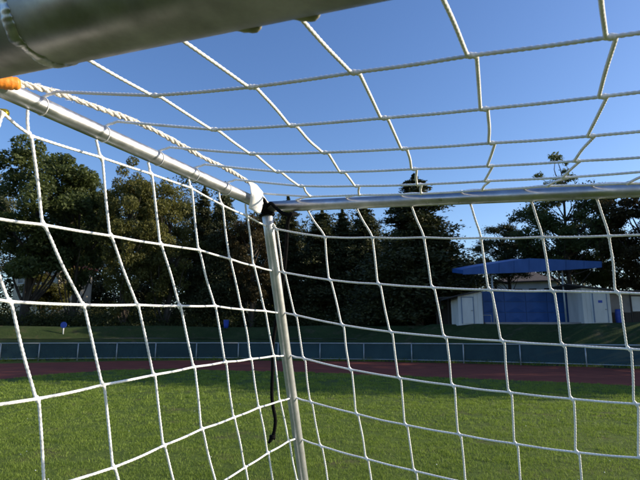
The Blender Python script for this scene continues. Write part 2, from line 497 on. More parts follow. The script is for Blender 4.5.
def shelter():
    Y = 42.0
    x0, g0 = proto_at(515, Y)
    g = tz(x0, Y); g = float(g)
    root = empty('spectator_shelter', (x0, Y, g)); O = -np.array([x0, Y, g])
    tag(root, 'blue open spectator shelter with wide peaked canopy behind the fence', 'shelter')
    outline = [(463, 274.5), (463, 269), (490, 264), (529, 258.3), (566, 259.6), (602, 261.3), (602, 267.6), (566, 269.8), (529, 272.3), (495, 273.4)]
    top = [(463, 269), (481, 265.6), (499, 262.6), (514, 260.4), (529, 258.3), (547, 259), (566, 259.8), (584, 260.6), (602, 261.4)]
    bot = [(463, 274.5), (481, 273.9), (499, 273.3), (514, 272.8), (529, 272.3), (547, 271.2), (566, 269.9), (584, 268.7), (602, 267.5)]
    T = [at_y(*p, Y - 1.6) + O for p in top]; B = [at_y(*p, Y - 1.6) + O for p in bot]
    back = np.array([0, 3.2, 0.66])
    # canopy: solid slab that falls back, fascia sheets in front of it
    up = [t + np.array([0, 0.06, -0.06]) for t in T]; lo = [b + np.array([0, 0.06, 0.06]) for b in B]
    MB().prism(up + lo[::-1], back - np.array([0, 0, 0.15])).build('canopy', M['blue'], root)
    for i in range(len(T) - 1):
        e = (T[i + 1] - T[i]) * 0.008
        MB().prism([B[i] + e, B[i + 1] - e, T[i + 1] - e, T[i] + e], (0, 0.05, 0)).build('fascia_panel', M['blue'], root)
    for px, yt, yb in ((493.5, 273, 324), (565.5, 269.5, 325)):
        b = at_y(px + 1.2, yb, Y - 1.2) + O; t = at_y(px, yt, Y - 1.2) + O
        t[0] = b[0]; b[2] = -0.3 + float(tz(b[0] - O[0], Y - 1.2)) - g
        MB().tube([b, t], 0.07, 10).build('canopy_post', M['rail'], root, True)
    # rear wall of embossed blue panels
    xa = at_y(483.5, 310, Y + 1.2)[0] - x0; xb = at_y(569, 310, Y + 1.2)[0] - x0
    zt = at_y(520, 291.2, Y + 1.2)[2] - g; zb = at_y(520, 323.5, Y + 1.2)[2] - g
    nc, nr = 4, 3
    for i in range(nc):
        for j in range(nr):
            l = xa + (xb - xa) * i / nc + 0.015; r = xa + (xb - xa) * (i + 1) / nc - 0.015
            b_ = zb + (zt - zb) * j / nr + 0.015; t_ = zb + (zt - zb) * (j + 1) / nr - 0.015
            cx, cz = (l + r) / 2, (b_ + t_) / 2
            v = [(l, 1.2, b_), (r, 1.2, b_), (r, 1.2, t_), (l, 1.2, t_), (cx, 1.2 - 0.07, cz),
                 (l, 1.26, b_), (r, 1.26, b_), (r, 1.26, t_), (l, 1.26, t_)]
            f = [(0, 1, 4), (1, 2, 4), (2, 3, 4), (3, 0, 4), (0, 5, 6, 1), (1, 6, 7, 2), (2, 7, 8, 3), (3, 8, 5, 0), (5, 8, 7, 6)]
            MB().add(v, f).build('wall_panel', M['blue'], root)
    mb = MB(); mb.box(((xa + xb) / 2, 1.31, (zt + zb) / 2 - 0.2), (xb - xa + 0.1, 0.08, zt - zb + 0.35))
    mb.build('rear_frame', M['blue_trim'], root)
    MB().box(((xa + xb) / 2, 0.2, zb - 0.32), (xb - xa + 1.5, 3.4, 0.7)).build('floor_slab', M['grey_wall'], root)
    # small hand rail at the end beside the shed
    a = at_y(482, 315.2, Y - 0.4) + O; b = at_y(491, 315.2, Y - 0.4) + O
    b[2] = a[2]
    MB().tube([a, b], 0.035, 8).tube([b + (0, 0, 0.02), b + (0, 0, -0.85)], 0.03, 8).build('hand_rail', M['rail'], root, True)
    return root
shelter()

def shed(name, label, quad, Y, depth, roof_l, roof_r, doors, sign=None, lean=0.0):
    """quad: photo pixels (left x, right x, top y at left, top y at right, base y)."""
    xl, xr, yl, yr, yb = quad
    a = at_y(xl, yb, Y); b = at_y(xr, yb, Y)
    base = min(a[2], b[2])
    root = empty(name, ((a[0] + b[0]) / 2, Y, base)); O = -np.array([(a[0] + b[0]) / 2, Y, base])
    tag(root, label, 'shed')
    zl = at_y(xl, yl, Y)[2] - base; zr = at_y(xr, yr, Y)[2] - base
    l, r = a[0] + O[0], b[0] + O[0]
    # each wall board a piece of its own
    n = max(5, int((r - l) / 0.30)); 
    for i in range(n):
        p, q = l + (r - l) * i / n + 0.006, l + (r - l) * (i + 1) / n - 0.006
        zp = zl + (zr - zl) * i / n; zq = zl + (zr - zl) * (i + 1) / n
        MB().prism([(p, 0, -0.7), (q, 0, -0.7), (q, 0, zq), (p, 0, zp)], (0, 0.05, 0)).build('wall_board', M['white_paint'], root)
    MB().prism([(l + .02, 0.04, -0.9), (r - .02, 0.04, -0.9), (r - .02, 0.04, zr - 0.02), (l + .02, 0.04, zl - 0.02)], (0, depth, 0)).build('body', M['white_paint'], root)
    rl = at_y(roof_l[0], roof_l[1], Y - 0.3) + O; rr = at_y(roof_r[0], roof_r[1], Y - 0.3) + O
    MB().prism([rl, rr, rr + (0, 0, 0.10), rl + (0, 0, 0.10)], (0, depth + 0.6, 0)).build('roof', M['roof_dark'], root)
    for (dx0, dx1, dyt, dyb) in doors:
        p = at_y(dx0, dyb, Y - 0.04) + O; q = at_y(dx1, dyt, Y - 0.04) + O
        dr = MB().box(((p[0] + q[0]) / 2, -0.025, (p[2] + q[2]) / 2), (q[0] - p[0], 0.04, q[2] - p[2])).build('door', M['white_paint'], root)
        w = 0.055
        fr = MB()
        fr.box((p[0] - w / 2, -0.03, (p[2] + q[2]) / 2), (w, 0.06, q[2] - p[2] + 0.02))
        fr.box((q[0] + w / 2, -0.03, (p[2] + q[2]) / 2), (w, 0.06, q[2] - p[2] + 0.02))
        fr.box(((p[0] + q[0]) / 2, -0.03, q[2] + w / 2 + 0.012), (q[0] - p[0] + 2 * w, 0.06, w))
        fr.build('door_frame', M['blue_trim'], dr)
        MB().box((q[0] - 0.1, -0.07, p[2] + 1.0), (0.12, 0.05, 0.03)).build('handle', M['roof_dark'], dr)
        if sign:
            s = at_y(sign[0], sign[1], Y - 0.07) + O
            MB().box((s[0], -0.055, s[2]), (0.32, 0.015, 0.20)).build('door_plate', M['sign_blue'], dr)
    MB().box((r + 0.03, 0.1, zr / 2 - 0.05), (0.05, 0.16, zr - 0.1)).build('corner_board', M['white_paint'], root)
    return root
shed('white_shed', 'small white board shed with one outlined door left of the blue shelter', (459, 483, 296.5, 291.6, 325), 40.5, 2.2, (449, 298.2), (484.5, 290.2), [(463, 472.5, 297.6, 323.4)])
shed('white_shed', 'larger white board shed with small blue door plate beside the dark hut', (584.5, 612, 287.6, 290.6, 323.5), 40.0, 2.4, (567, 284.8), (613.5, 290.6), [(595.5, 605.5, 292.6, 322.4)], (600.3, 301.5))

def hut():
    Y = 41.5
    a = at_y(613, 325, Y); b = at_y(665, 325, Y); base = a[2]
    root = empty('dark_hut', ((a[0] + b[0]) / 2, Y, base)); O = -np.array([(a[0] + b[0]) / 2, Y, base])
    tag(root, 'low dark timber hut with a white notice board on its front', 'hut')
    l, r = a[0] + O[0], b[0] + O[0]
    zt = at_y(630, 292.5, Y)[2] - base
    MB().box(((l + r) / 2, 1.6, zt / 2 - 0.1), (r - l, 3.0, zt + 0.2)).build('body', M['grey_wall'], root)
    n = 12
    for i in range(n):
        w = (r - l) / n
        MB().box((l + w * (i + 0.5), 0.07, 0.45), (w - 0.015, 0.05, 1.1)).build('wall_board', M['dark_wood'], root)
    MB().box(((l + r) / 2, 1.3, zt + 0.06), (r - l + 0.5, 4.2, 0.12)).build('roof', M['roof_dark'], root)
    for px in (632.5, 648):
        p = at_y(px, 320, Y - 0.6) + O
        MB().tube([(p[0], -0.6, -0.3), (p[0], -0.6, zt)], 0.05, 8).build('porch_post', M['dark_wood'], root)
    p = at_y(633.6, 311.3, Y - 0.1) + O; q = at_y(644, 296.3, Y - 0.1) + O
    nb = MB().box(((p[0] + q[0]) / 2, 0.02, (p[2] + q[2]) / 2), (q[0] - p[0], 0.04, q[2] - p[2])).build('notice_board', M['paper'], root)
    MB().box(((p[0] + q[0]) / 2, 0.06, (p[2] + q[2]) / 2), (q[0] - p[0] + 0.14, 0.05, q[2] - p[2] + 0.14)).build('board_frame', M['dark_wood'], nb)
    return root
hut()

def barrel():
    Y = 40.9
    p = at_y(619.5, 322.5, Y); q = at_y(619.5, 309.5, Y)
    root = empty('water_barrel', p)
    tag(root, 'blue barrel standing against the dark hut', 'barrel')
    h = q[2] - p[2]; z = np.linspace(-0.15, h, 9)
    r = 0.24 + 0.03 * np.sin(np.linspace(0, math.pi, 9))
    MB().tube([(0, 0, k) for k in z], r, 16).build('drum', M['sign_blue'], root, True)
    MB().tube([(0, 0, h + 0.002), (0, 0, h + 0.04)], 0.22, 16).build('lid', M['blue_trim'], root, True)
    for k in (0.33, 0.66):
        MB().tube([(0, 0, h * k), (0, 0, h * k + 0.03)], 0.285, 16).build('hoop', M['sign_blue'], root, True)
barrel()

def dark_lean_to():
    Y = 43.5
    a = at_y(441, 325, Y); b = at_y(457.5, 325, Y); base = a[2]
    root = empty('timber_lean_to', ((a[0] + b[0]) / 2, Y, base)); O = -np.array([(a[0] + b[0]) / 2, Y, base])
    tag(root, 'dark open timber lean-to in tree shade left of the small white shed', 'lean-to')
    l, r = a[0] + O[0], b[0] + O[0]; h = 2.2
    for x in (l, (l + r) / 2, r):
        MB().tube([(x, 0, -0.3), (x, 0, h)], 0.05, 8).build('post', M['dark_wood'], root)
    MB().prism([(l - .2, -0.3, h), (r + .2, -0.3, h + 0.1), (r + .2, -0.3, h + 0.2), (l - .2, -0.3, h + 0.1)], (0, 2.2, -0.1)).build('roof', M['roof_dark'], root)
    for i in range(8):
        w = (r - l) / 8
        MB().box((l + w * (i + .5), 1.6, h / 2 - 0.1), (w - .02, 0.04, h)).build('wall_board', M['dark_wood'], root)
dark_lean_to()

def window(root, c, w, h, nrm, mat_frame, kind='window'):
    """Window set in a wall that faces nrm (unit, horizontal)."""
    rz = math.atan2(nrm[1], nrm[0]) + math.pi / 2
    c = np.array(c, float); n = np.array(nrm, float)
    fr = MB()
    t = np.array([-n[1], n[0], 0])
    for s in (-1, 1):
        fr.box(c + t * s * w / 2 + n * 0.04, (0.09, 0.10, h + 0.09), rz)
        fr.box(c + np.array([0, 0, s * h / 2]) + n * 0.04, (w - 0.09, 0.10, 0.09), rz)
    wd = fr.build(kind, mat_frame, root)
    MB().box(c + n * 0.012, (w - 0.09, 0.03, h - 0.09), rz).build('pane', M['glass'], wd)
    MB().box(c + np.array([0, 0, -h / 2 - 0.09]) + n * 0.07, (w + 0.2, 0.16, 0.07), rz).build('sill', mat_frame, wd)

def house(name, label, px_corner, Y, left_px, right_px, y_eave, wall_mat, roof_mat, roof_h, y_base_extra=0.0, ang=35, wins_l=(), wins_r=(), chim=True, hip=True):
    """A house seen on its corner: px_corner is the near edge, left_px and right_px the ends of its two faces."""
    c = at_y(px_corner, y_eave, Y)
    gz = float(tz(c[0], Y)) - 0.3
    root = empty(name, (c[0], Y, gz)); tag(root, label, 'house')
    H = c[2] - gz
    a = math.radians(ang)
    dl_ = np.array([-math.cos(a), math.sin(a), 0]); dr_ = np.array([math.sin(a), math.cos(a), 0])
    def reach(d_, px):
        for L in np.arange(1, 40, 0.1):
            p = np.array([c[0], Y, 0]) + d_ * L
            s = 320 + FOC * p[0] / (p[1] * math.cos(PITCH) + (c[2] - 1.62) * math.sin(PITCH))
            if (d_[0] < 0 and s <= px) or (d_[0] > 0 and s >= px): return L
        return 12
    Ll, Lr = reach(dl_, left_px), max(6.0, reach(dr_, right_px))
    P = [np.zeros(3), dl_ * Ll, dl_ * Ll + dr_ * Lr, dr_ * Lr]
    MB().prism(P[::-1], (0, 0, H)).build('wall', wall_mat, root)
    ov = 0.55
    E = [P[0] - (dl_ + dr_) * ov, P[1] + (dl_ - dr_) * ov, P[2] + (dl_ + dr_) * ov, P[3] + (dr_ - dl_) * ov]
    E = [e + (0, 0, H + 0.003) for e in E]
    mid = dr_ * (Lr / 2); ins = (Lr / 2 + ov) if hip else 0.3
    r1 = mid + dl_ * min(ins, Ll * 0.4) + (0, 0, H + roof_h); r2 = mid + dl_ * (Ll - min(ins, Ll * 0.4)) + (0, 0, H + roof_h)
    v = E + [r1, r2] + [e + (0, 0, 0.14) for e in E]
    rf = MB().add(v, [(3, 2, 1, 0), (6, 7, 5, 4), (7, 8, 5), (8, 9, 4, 5), (9, 6, 4), (0, 1, 7, 6), (1, 2, 8, 7), (2, 3, 9, 8), (3, 0, 6, 9)]).build('roof', roof_mat, root)
    if chim:
        q = (r1 * 0.6 + r2 * 0.4)
        MB().box(q + (0, 0, 0.2), (0.6, 0.6, 1.4)).build('chimney', M['off_white'], rf)
    nl = -dr_; nr = -dl_
    for (u, z, w, h) in wins_l: window(root, dl_ * Ll * u + np.array([0, 0, H - z]), w, h, nl, M['white_paint'])
    for (u, z, w, h) in wins_r: window(root, dr_ * Lr * u + np.array([0, 0, H - z]), w, h, nr, M['white_paint'])
    return root
house('white_house', 'white house with grey brown hipped roof seen under the blue canopy', 556.5, 72, 497, 576, 281.2, M['off_white'], M['roof_tile'], 2.4, ang=20,
      wins_l=[(0.15, 1.5, 1.1, 1.2), (0.40, 1.5, 1.1, 1.2), (0.64, 1.5, 1.1, 1.2), (0.86, 1.5, 1.1, 1.2)], wins_r=[(0.36, 1.2, 1.3, 1.2), (0.75, 1.2, 1.1, 1.2)])
house('cream_house', 'cream house with red tiled roof half hidden behind broad trees', 60, 74, 16, 84, 266, M['cream'], M['roof_red'], 2.6, ang=24,
      wins_l=[(0.12, 1.5, 1.2, 1.4), (0.36, 1.5, 1.2, 1.4), (0.6, 1.5, 1.2, 1.4), (0.84, 1.5, 1.2, 1.4), (0.24, 4.4, 1.2, 1.4), (0.7, 4.4, 1.2, 1.4)], wins_r=[(0.4, 1.5, 1.2, 1.4)])

def tower_block():
    Y = 95.0
    a = at_y(455, 292, Y); b = at_y(468.5, 292, Y)
    gz = float(tz(a[0], Y)) - 0.3
    root = empty('apartment_block', ((a[0] + b[0]) / 2, Y, gz)); O = -np.array([(a[0] + b[0]) / 2, Y, gz])
    tag(root, 'narrow cream apartment block with grey roof storey behind the left end of the canopy', 'building')
    l, r = a[0] + O[0], b[0] + O[0]
    H = at_y(460, 273, Y)[2] - gz; H2 = at_y(460, 262.2, Y)[2] - gz
    MB().box(((l + r) / 2, 4, H / 2), (r - l, 8, H)).build('wall', M['cream'], root)
    r2 = at_y(474, 270, Y)[0] + O[0]
    MB().box(((l + r2) / 2 + 0.4, 4.6, (H + H2) / 2 + 0.002), (r2 - l - 0.8, 6.5, H2 - H)).build('roof_storey', M['grey_wall'], root)
    MB().box(((l + r2) / 2 + 0.4, 4.6, H2 + 0.1), (r2 - l - 0.3, 7.2, 0.18)).build('roof', M['off_white'], root)
    for z in (H - 1.6, H - 4.6):
        for u in (0.3, 0.7):
            window(root, (l + (r - l) * u, 0, z), 0.9, 1.3, (0, -1, 0), M['white_paint'])
tower_block()

def stand_at(px, py, y0=38.0, y1=60.0):
    """Distance at which the rising bank is seen at a photo pixel."""
    for Y in np.arange(y0, y1, 0.05):
        p = at_y(px, py, Y)
        if Y > float(fence_y(p[0])) + 2 and float(tz(p[0], Y)) >= p[2]: return float(Y)
    return 49.0

def sign_post():
    Y = stand_at(62.8, 334.3)
    p = at_y(62.8, 334.5, Y); q = at_y(62.8, 325, Y)
    root = empty('round_sign', (p[0], Y, float(tz(p[0], Y))))
    tag(root, 'round blue sign on a short pale post on the grass bank', 'sign')
    h = q[2] - float(tz(p[0], Y))
    MB().tube([(0, 0.03, -0.2), (0, 0.03, h + 0.1)], 0.045, 8).build('post', M['paper'], root, True)
    MB().tube([(0, -0.03, h), (0, 0.0, h)], 0.27, 24).build('disc', M['sign_blue'], root)
sign_post()

def litter_bin():
    Y = stand_at(226, 330.0)
    p = at_y(226, 330, Y); g = float(tz(p[0], Y))
    q = at_y(226, 319.5, Y)
    root = empty('litter_bin', (p[0], Y, g))
    tag(root, 'blue litter bin standing under the dark trees beside the path', 'bin')
    h = q[2] - g
    hb = max(0.12, h - 0.80)
    MB().tube([(0, 0, hb), (0, 0, hb + 0.2), (0, 0, h - 0.1), (0, 0, h - 0.06)], [0.19, 0.22, 0.26, 0.27], 18).build('drum', M['sign_blue'], root, True)
    MB().tube([(0, 0, h - 0.058), (0, 0, h - 0.03)], 0.285, 18).build('rim', M['blue_trim'], root, True)
    MB().tube([(0, 0.24, -0.2), (0, 0.24, h - 0.15)], 0.03, 8).build('post', M['rail'], root, True)
litter_bin()

# ------------------------------------------------------------------ trees
def leaf_mesh(pts, size, flat=0.0, name='crown', jitter=0.4):
    """One four-sided leaf spray per point, turned at random."""
    n = len(pts)
    a = rng.normal(size=(n, 3)); a[:, 2] *= (1 - flat); a /= np.linalg.norm(a, axis=1)[:, None]
    b = rng.normal(size=(n, 3)); b[:, 2] *= (1 - flat)
    b -= a * (a * b).sum(1)[:, None]; b /= np.linalg.norm(b, axis=1)[:, None] + 1e-9
    s = size * (1 + jitter * rng.uniform(-1, 1, n))[:, None]
    w = s * rng.uniform(0.35, 0.6, (n, 1))
    v = np.stack([pts - a * s, pts - b * w + a * s * 0.1, pts + a * s, pts + b * w + a * s * 0.1], 1).reshape(-1, 3)
    me = bpy.data.meshes.new(name)
    me.vertices.add(4 * n); me.vertices.foreach_set('co', v.ravel())
    me.loops.add(4 * n); me.loops.foreach_set('vertex_index', np.arange(4 * n, dtype=np.int32))
    me.polygons.add(n)
    me.polygons.foreach_set('loop_start', np.arange(0, 4 * n, 4, dtype=np.int32))
    me.polygons.foreach_set('loop_total', np.full(n, 4, dtype=np.int32))
    me.update(calc_edges=True)
    return me

def limb(mb, a, b, r0, r1, wob=0.25, n=6):
    a, b = np.array(a, float), np.array(b, float)
    t = np.linspace(0, 1, n)[:, None]
    p = a + (b - a) * t + np.sin(t * math.pi) * rng.normal(0, wob, 3)
    mb.tube(p, np.linspace(r0, r1, n), 6, False)
    return p

def broad_tree(n_clump, n_leaf, size, spread=(4.2, 4.2, 5.0), H=14.0, gaps=0.0, low=0.22):
    """Nominal 14 m broadleaf tree; returns (trunk mesh, crown mesh)."""
    tr = MB()
    top = np.array([rng.normal(0, 0.3), rng.normal(0, 0.3), H * 0.72])
    trunk = limb(tr, (0, 0, -0.5), top, 0.34, 0.10, 0.25, 9)
    cz = H * (low + (1 - low) / 2); hz = H * (1 - low) / 2
    C = []
    while len(C) < n_clump:
        p = rng.normal(size=3); p = unit(p) * rng.uniform(0.35, 1.0) ** 0.5
        q = np.array([p[0] * spread[0], p[1] * spread[1], cz + p[2] * hz * 0.93])
        k = 1.0 if p[2] > -0.2 else 0.85
        q[0] *= k; q[1] *= k
        C.append(q)
    C = np.array(C)
    C += rng.normal(0, 0.3, C.shape)
    for c in C[:: max(1, len(C) // 16)]:
        i = int(np.clip((c[2] / H - 0.25) / 0.6, 0.15, 0.95) * 8)
        limb(tr, trunk[min(i, 8)] - (0, 0, 0.8), c, 0.11, 0.02, 0.35)
    P = []
    for c in C:
        r = rng.uniform(0.55, 1.15)
        m = int(n_leaf / n_clump * r ** 2 * rng.uniform(0.7, 1.3))
        q = rng.normal(size=(m, 3)); q /= np.linalg.norm(q, axis=1)[:, None]
        q *= (rng.uniform(0.25, 1, (m, 1)) ** 0.5) * r
        q[:, 2] *= 0.7
        P.append(c + q)
    P = np.vstack(P)
    return tr.mesh('trunk', True), leaf_mesh(P, size, 0.15)

def conifer(n_leaf, size, H=14.0, R=2.6, low=0.12, power=0.85):
    tr = MB(); limb(tr, (0, 0, -0.5), (0.1, 0, H * 0.97), 0.26, 0.02, 0.08, 9)
    P = []
    nz_ = 34
    for k in range(nz_):
        t = (k + rng.uniform(-0.3, 0.3)) / nz_ * 0.97
        z = H * (low + (1 - low) * t)
        rr = R * (1 - t) ** power * rng.uniform(0.75, 1.2) + 0.05
        for b in range(rng.integers(6, 10)):
            a = rng.uniform(0, 2 * math.pi); L = rr * rng.uniform(0.6, 1.1)
            m = int(n_leaf / (nz_ * 8) * (0.08 + 1.9 * rr / R))
            s = rng.uniform(0.1, 1, m) ** 0.7
            q = np.stack([np.cos(a) * L * s, np.sin(a) * L * s, z - 0.30 * L * s ** 1.3 + 0.1 * L], 1)
            q += rng.normal(0, 1, (m, 3)) * (0.03 + 0.20 * L * (1 - 0.4 * s[:, None])) * np.array([1, 1, 0.55])
            P.append(q)
        if k % 2 == 0:
            a = rng.uniform(0, 6.28); limb(tr, (0, 0, z), (np.cos(a) * rr * .7, np.sin(a) * rr * .7, z - 0.1), 0.05, 0.01, 0.05, 4)
    m = n_leaf // 60                                                   # the leading shoot
    tz_ = rng.uniform(0.86, 1.0, m)
    P.append(np.stack([rng.normal(0, 1, m) * R * 0.55 * (1.01 - tz_), rng.normal(0, 1, m) * R * 0.55 * (1.01 - tz_), tz_ * H], 1))
    P = np.vstack(P)
    return tr.mesh('trunk', True), leaf_mesh(P, size, 0.3)

def open_tree(n_leaf, size, H=14.0, clumps=40, R=3.8, low=0.3, r_c=(0.5, 1.0), leaders=0):
    """Irregular open crown with bare gaps and a few leaders above it."""
    tr = MB(); trunk = limb(tr, (0, 0, -0.5), (0.4, 0, H * 0.8), 0.30, 0.07, 0.3, 9)
    P = []
    for k in range(clumps):
        t = rng.uniform(0, 1) if not leaders else (rng.uniform(0.82, 1.0) if k < leaders else rng.beta(1.3, 1.4) * 0.80)
        z = H * (low + (1 - low) * t); a = rng.uniform(0, 6.28)
        rr = R * math.sin(math.pi * (0.22 + 0.72 * t)) ** 0.7 * rng.uniform(0.3, 1.05)
        c = np.array([math.cos(a) * rr, math.sin(a) * rr, z])
        b = trunk[min(8, int(8 * min(1, max(0.1, (z / H - 0.12) / 0.75))))]
        limb(tr, b, c, 0.07, 0.018, 0.3, 6)
        r = rng.uniform(*r_c) * (0.55 if k < leaders else 1.0); m = int(n_leaf / clumps * r ** 2 / 0.6)
        q = rng.normal(size=(m, 3)) * r * 0.5 * np.array([1, 1, 0.6])
        P.append(c + q)
    return tr.mesh('trunk', True), leaf_mesh(np.vstack(P), size, 0.2)

PROTO = {
    'broad1': (broad_tree(110, 52000, 0.125, low=0.25), 'leaf_green'),
    'broad2': (broad_tree(104, 50000, 0.125, (3.8, 3.8, 5), low=0.20), 'leaf_green'),
    'olive1': (broad_tree(100, 46000, 0.12, (3.6, 3.6, 5), low=0.10), 'leaf_olive'),
    'olive2': (broad_tree(86, 40000, 0.12, (3.2, 3.2, 5), low=0.12), 'leaf_olive'),
    'brown1': (broad_tree(90, 44000, 0.12, (3.6, 3.6, 5), low=0.10), 'leaf_brown'),
    'fir1': (conifer(36000, 0.115, R=2.4, power=0.75), 'needle'),
    'fir2': (conifer(38000, 0.115, R=2.9, power=0.6), 'needle'),
    'fir3': (conifer(62000, 0.115, R=4.0, power=0.78, low=0.10), 'needle'),
    'open1': (open_tree(34000, 0.125, clumps=85, R=4.4, low=0.26, leaders=6), 'leaf_green'),
    'pine1': (open_tree(26000, 0.11, clumps=64, R=3.6, low=0.42, r_c=(0.6, 1.0)), 'needle'),
}

def tree(kind, name, label, px, top_y, width_px, Y, group='trees on the bank', base=None, rz=None):
    (tm, cm), mat = PROTO[kind]
    x = at_y(px, 300, Y)[0]; g = float(tz(x, Y))
    zt = at_y(px, top_y, Y)[2]
    Hh = zt - g
    co = np.zeros(len(cm.vertices) * 3); cm.vertices.foreach_get('co', co); co = co.reshape(-1, 3)
    r0 = np.percentile(np.hypot(co[:, 0], co[:, 1]), 97)
    dist = Y * math.cos(PITCH) + (g + Hh * 0.6 - 1.62) * math.sin(PITCH)
    sxy = (width_px / 2 / FOC * dist) / r0
    root = empty(name, (x, Y, g), rng.uniform(0, 6.28) if rz is None else rz)
    root.scale = (sxy, sxy, Hh / np.percentile(co[:, 2], 99.7))
    tag(root, label, 'tree', group)
    link('trunk', tm, M['bark'], root); link('crown', cm, M[mat], root)
    return root

B = 'broadleaf_tree'; C_ = 'conifer_tree'
TREES = [
    ('broad1', B, 'tall dark green broadleaf tree at the far left edge of the wood', 24, 150, 128, 56),
    ('broad2', B, 'round dark green broadleaf tree just left of the yellowing tree', 74, 170, 74, 58),
    ('olive1', B, 'broad yellowing tree between the dark green tree and the slim firs', 126, 163, 64, 55),
    ('olive2', B, 'smaller yellowing tree with rounded top next to the first slim fir', 164, 179, 66, 57),
    ('olive2', B, 'small leafy tree growing right in front of the cream house', 48, 236, 66, 66),
    ('fir1', C_, 'slim fir rising just past the yellowing trees', 200, 188, 42, 60),
    ('fir2', C_, 'slim fir left of the goal corner with an open top', 221, 186, 48, 58),
    ('brown1', B, 'brownish low tree directly behind the goal corner', 252, 214, 56, 56),
    ('fir1', C_, 'fir whose tip shows just above the corner of the back bar', 287, 199, 56, 62),
    ('fir2', C_, 'first of the row of firs right of the slanted goal post', 322, 213, 60, 60),
    ('fir1', C_, 'pointed middle fir under the back bar', 343, 211, 50, 61),
    ('fir2', C_, 'last fir in the row before the great spruce', 366, 208, 60, 60),
    ('fir3', C_, 'great wide spruce with its tip above the back bar', 419, 178, 122, 50),
    ('fir2', C_, 'low dark conifer at the right foot of the great spruce', 446, 236, 50, 53),
    ('pine1', 'pine_tree', 'flat topped pine standing alone above the blue canopy', 507, 226, 62, 62),
    ('open1', B, 'tall open tree with bare sprigs above the back bar behind the canopy', 572, 158, 98, 56),
    ('brown1', B, 'dark autumn tree at the right edge behind the dark hut', 648, 192, 76, 50),
    ('broad2', B, 'leafy green tree between the canopy and the larger white shed', 602, 222, 70, 60),
]
for t_ in TREES:
    tree(*t_)
def tree_belt():
    """Tall trees along the right side of the pitch, out of view; their long shadows lie over track and bank."""
    P = []
    for x, y, h, w in ((40, 20, 15.5, 3.2), (36, 24.5, 18, 4.2), (33, 29.5, 20, 4.6), (34.5, 35, 23, 4.6), (37, 40, 25, 4.8), (40, 44, 25, 4.8), (41.5, 49, 24, 5), (45, 56, 23, 5.5), (50, 63, 23, 5.5)):
        g = float(tz(x, y))
        for k in range(110):
            p = unit(rng.normal(size=3)) * rng.uniform(0.2, 1) ** 0.4
            c = np.array([x + p[0] * w, y + p[1] * w, g + h * (0.57 + 0.41 * p[2])])
            P.append(c + rng.normal(size=(75, 3)) * np.array([0.75, 0.75, 0.55]))
    me = leaf_mesh(np.vstack(P), 0.30, 0.1, 'tree_belt')
    return tag(link('tree_belt', me, M['leaf_green']), 'belt of tall trees whose long shadow lies over the track', 'wood', kind='stuff')
tree_belt()

def woodland():
    """The wood behind the row of trees: one mass of far foliage."""
    P = []
    for px in np.arange(-60, 470, 9.0):
        Y = rng.uniform(72, 92)
        top = 222 + 14 * math.sin(px * 0.09) + rng.uniform(-8, 8)
        if px < 190: top -= 34
        if px > 385: top += 22 if px < 425 else 45
        if 50 < px < 80: top += 16
        x = at_y(px, 300, Y)[0]; g = float(tz(x, Y)); h = at_y(px, top, Y)[2] - g
        for k in range(46):
            c = np.array([x + rng.normal(0, 1.6), Y + rng.normal(0, 1.5), g + h * rng.uniform(0.0, 0.94)])
            if x < -28 and Y < 82 and -48 < x: c[1] += 12
            q = rng.normal(size=(100, 3)) * np.array([0.8, 0.8, 0.55])
            P.append(c + q)
    for px in np.arange(470, 700, 11.0):
        Y = rng.uniform(84, 100); x = at_y(px, 300, Y)[0]; g = float(tz(x, Y)); h = at_y(px, 268 + rng.uniform(-6, 6) - (45 if px > 590 else 0), Y)[2] - g
        for k in range(14):
            c = np.array([x + rng.normal(0, 1.6), Y + rng.normal(0, 1.5), g + h * rng.uniform(0.0, 0.96)])
            P.append(c + rng.normal(size=(80, 3)) * np.array([0.9, 0.9, 0.6]))
    me = leaf_mesh(np.vstack(P), 0.22, 0.1, 'woodland')
    return tag(link('woodland', me, M['needle']), 'mass of dark wood filling the gaps behind the front trees', 'wood', kind='stuff')
woodland()

def undergrowth():
    P = []
    for px in np.arange(-80, 470, 5.0):
        for k in range(3):
            Y = rng.uniform(54, 66); x = at_y(px + rng.uniform(-4, 4), 320, Y)[0]; g = float(tz(x, Y))
            h = rng.uniform(0.7, 3.0)
            m = int(240 * h)
            q = rng.normal(size=(m, 3)) * np.array([0.9, 0.8, 0.35 * h]); q[:, 2] = np.abs(q[:, 2])
            P.append(np.array([x, Y, g]) + q)
    for px in np.arange(566, 700, 6.0):
        for k in range(3):
            Y = rng.uniform(46, 56); x = at_y(px, 320, Y)[0]; g = float(tz(x, Y)); h = rng.uniform(1.0, 2.6)
            m = int(90 * h); q = rng.normal(size=(m, 3)) * np.array([0.8, 0.7, 0.35 * h]); q[:, 2] = np.abs(q[:, 2])
            P.append(np.array([x, Y, g]) + q)
    me = leaf_mesh(np.vstack(P), 0.11, 0.1, 'undergrowth')
    return tag(link('undergrowth', me, M['bush']), 'low dark shrubs and weeds under the trees on the bank', 'undergrowth', kind='stuff')
undergrowth()

# ------------------------------------------------------------------ pitch grass
def track_inner_y(x):
    q = np.array([p for p in near if p[1] > 10]); o = np.argsort(q[:, 0])
    return np.interp(x, q[o, 0], q[o, 1])

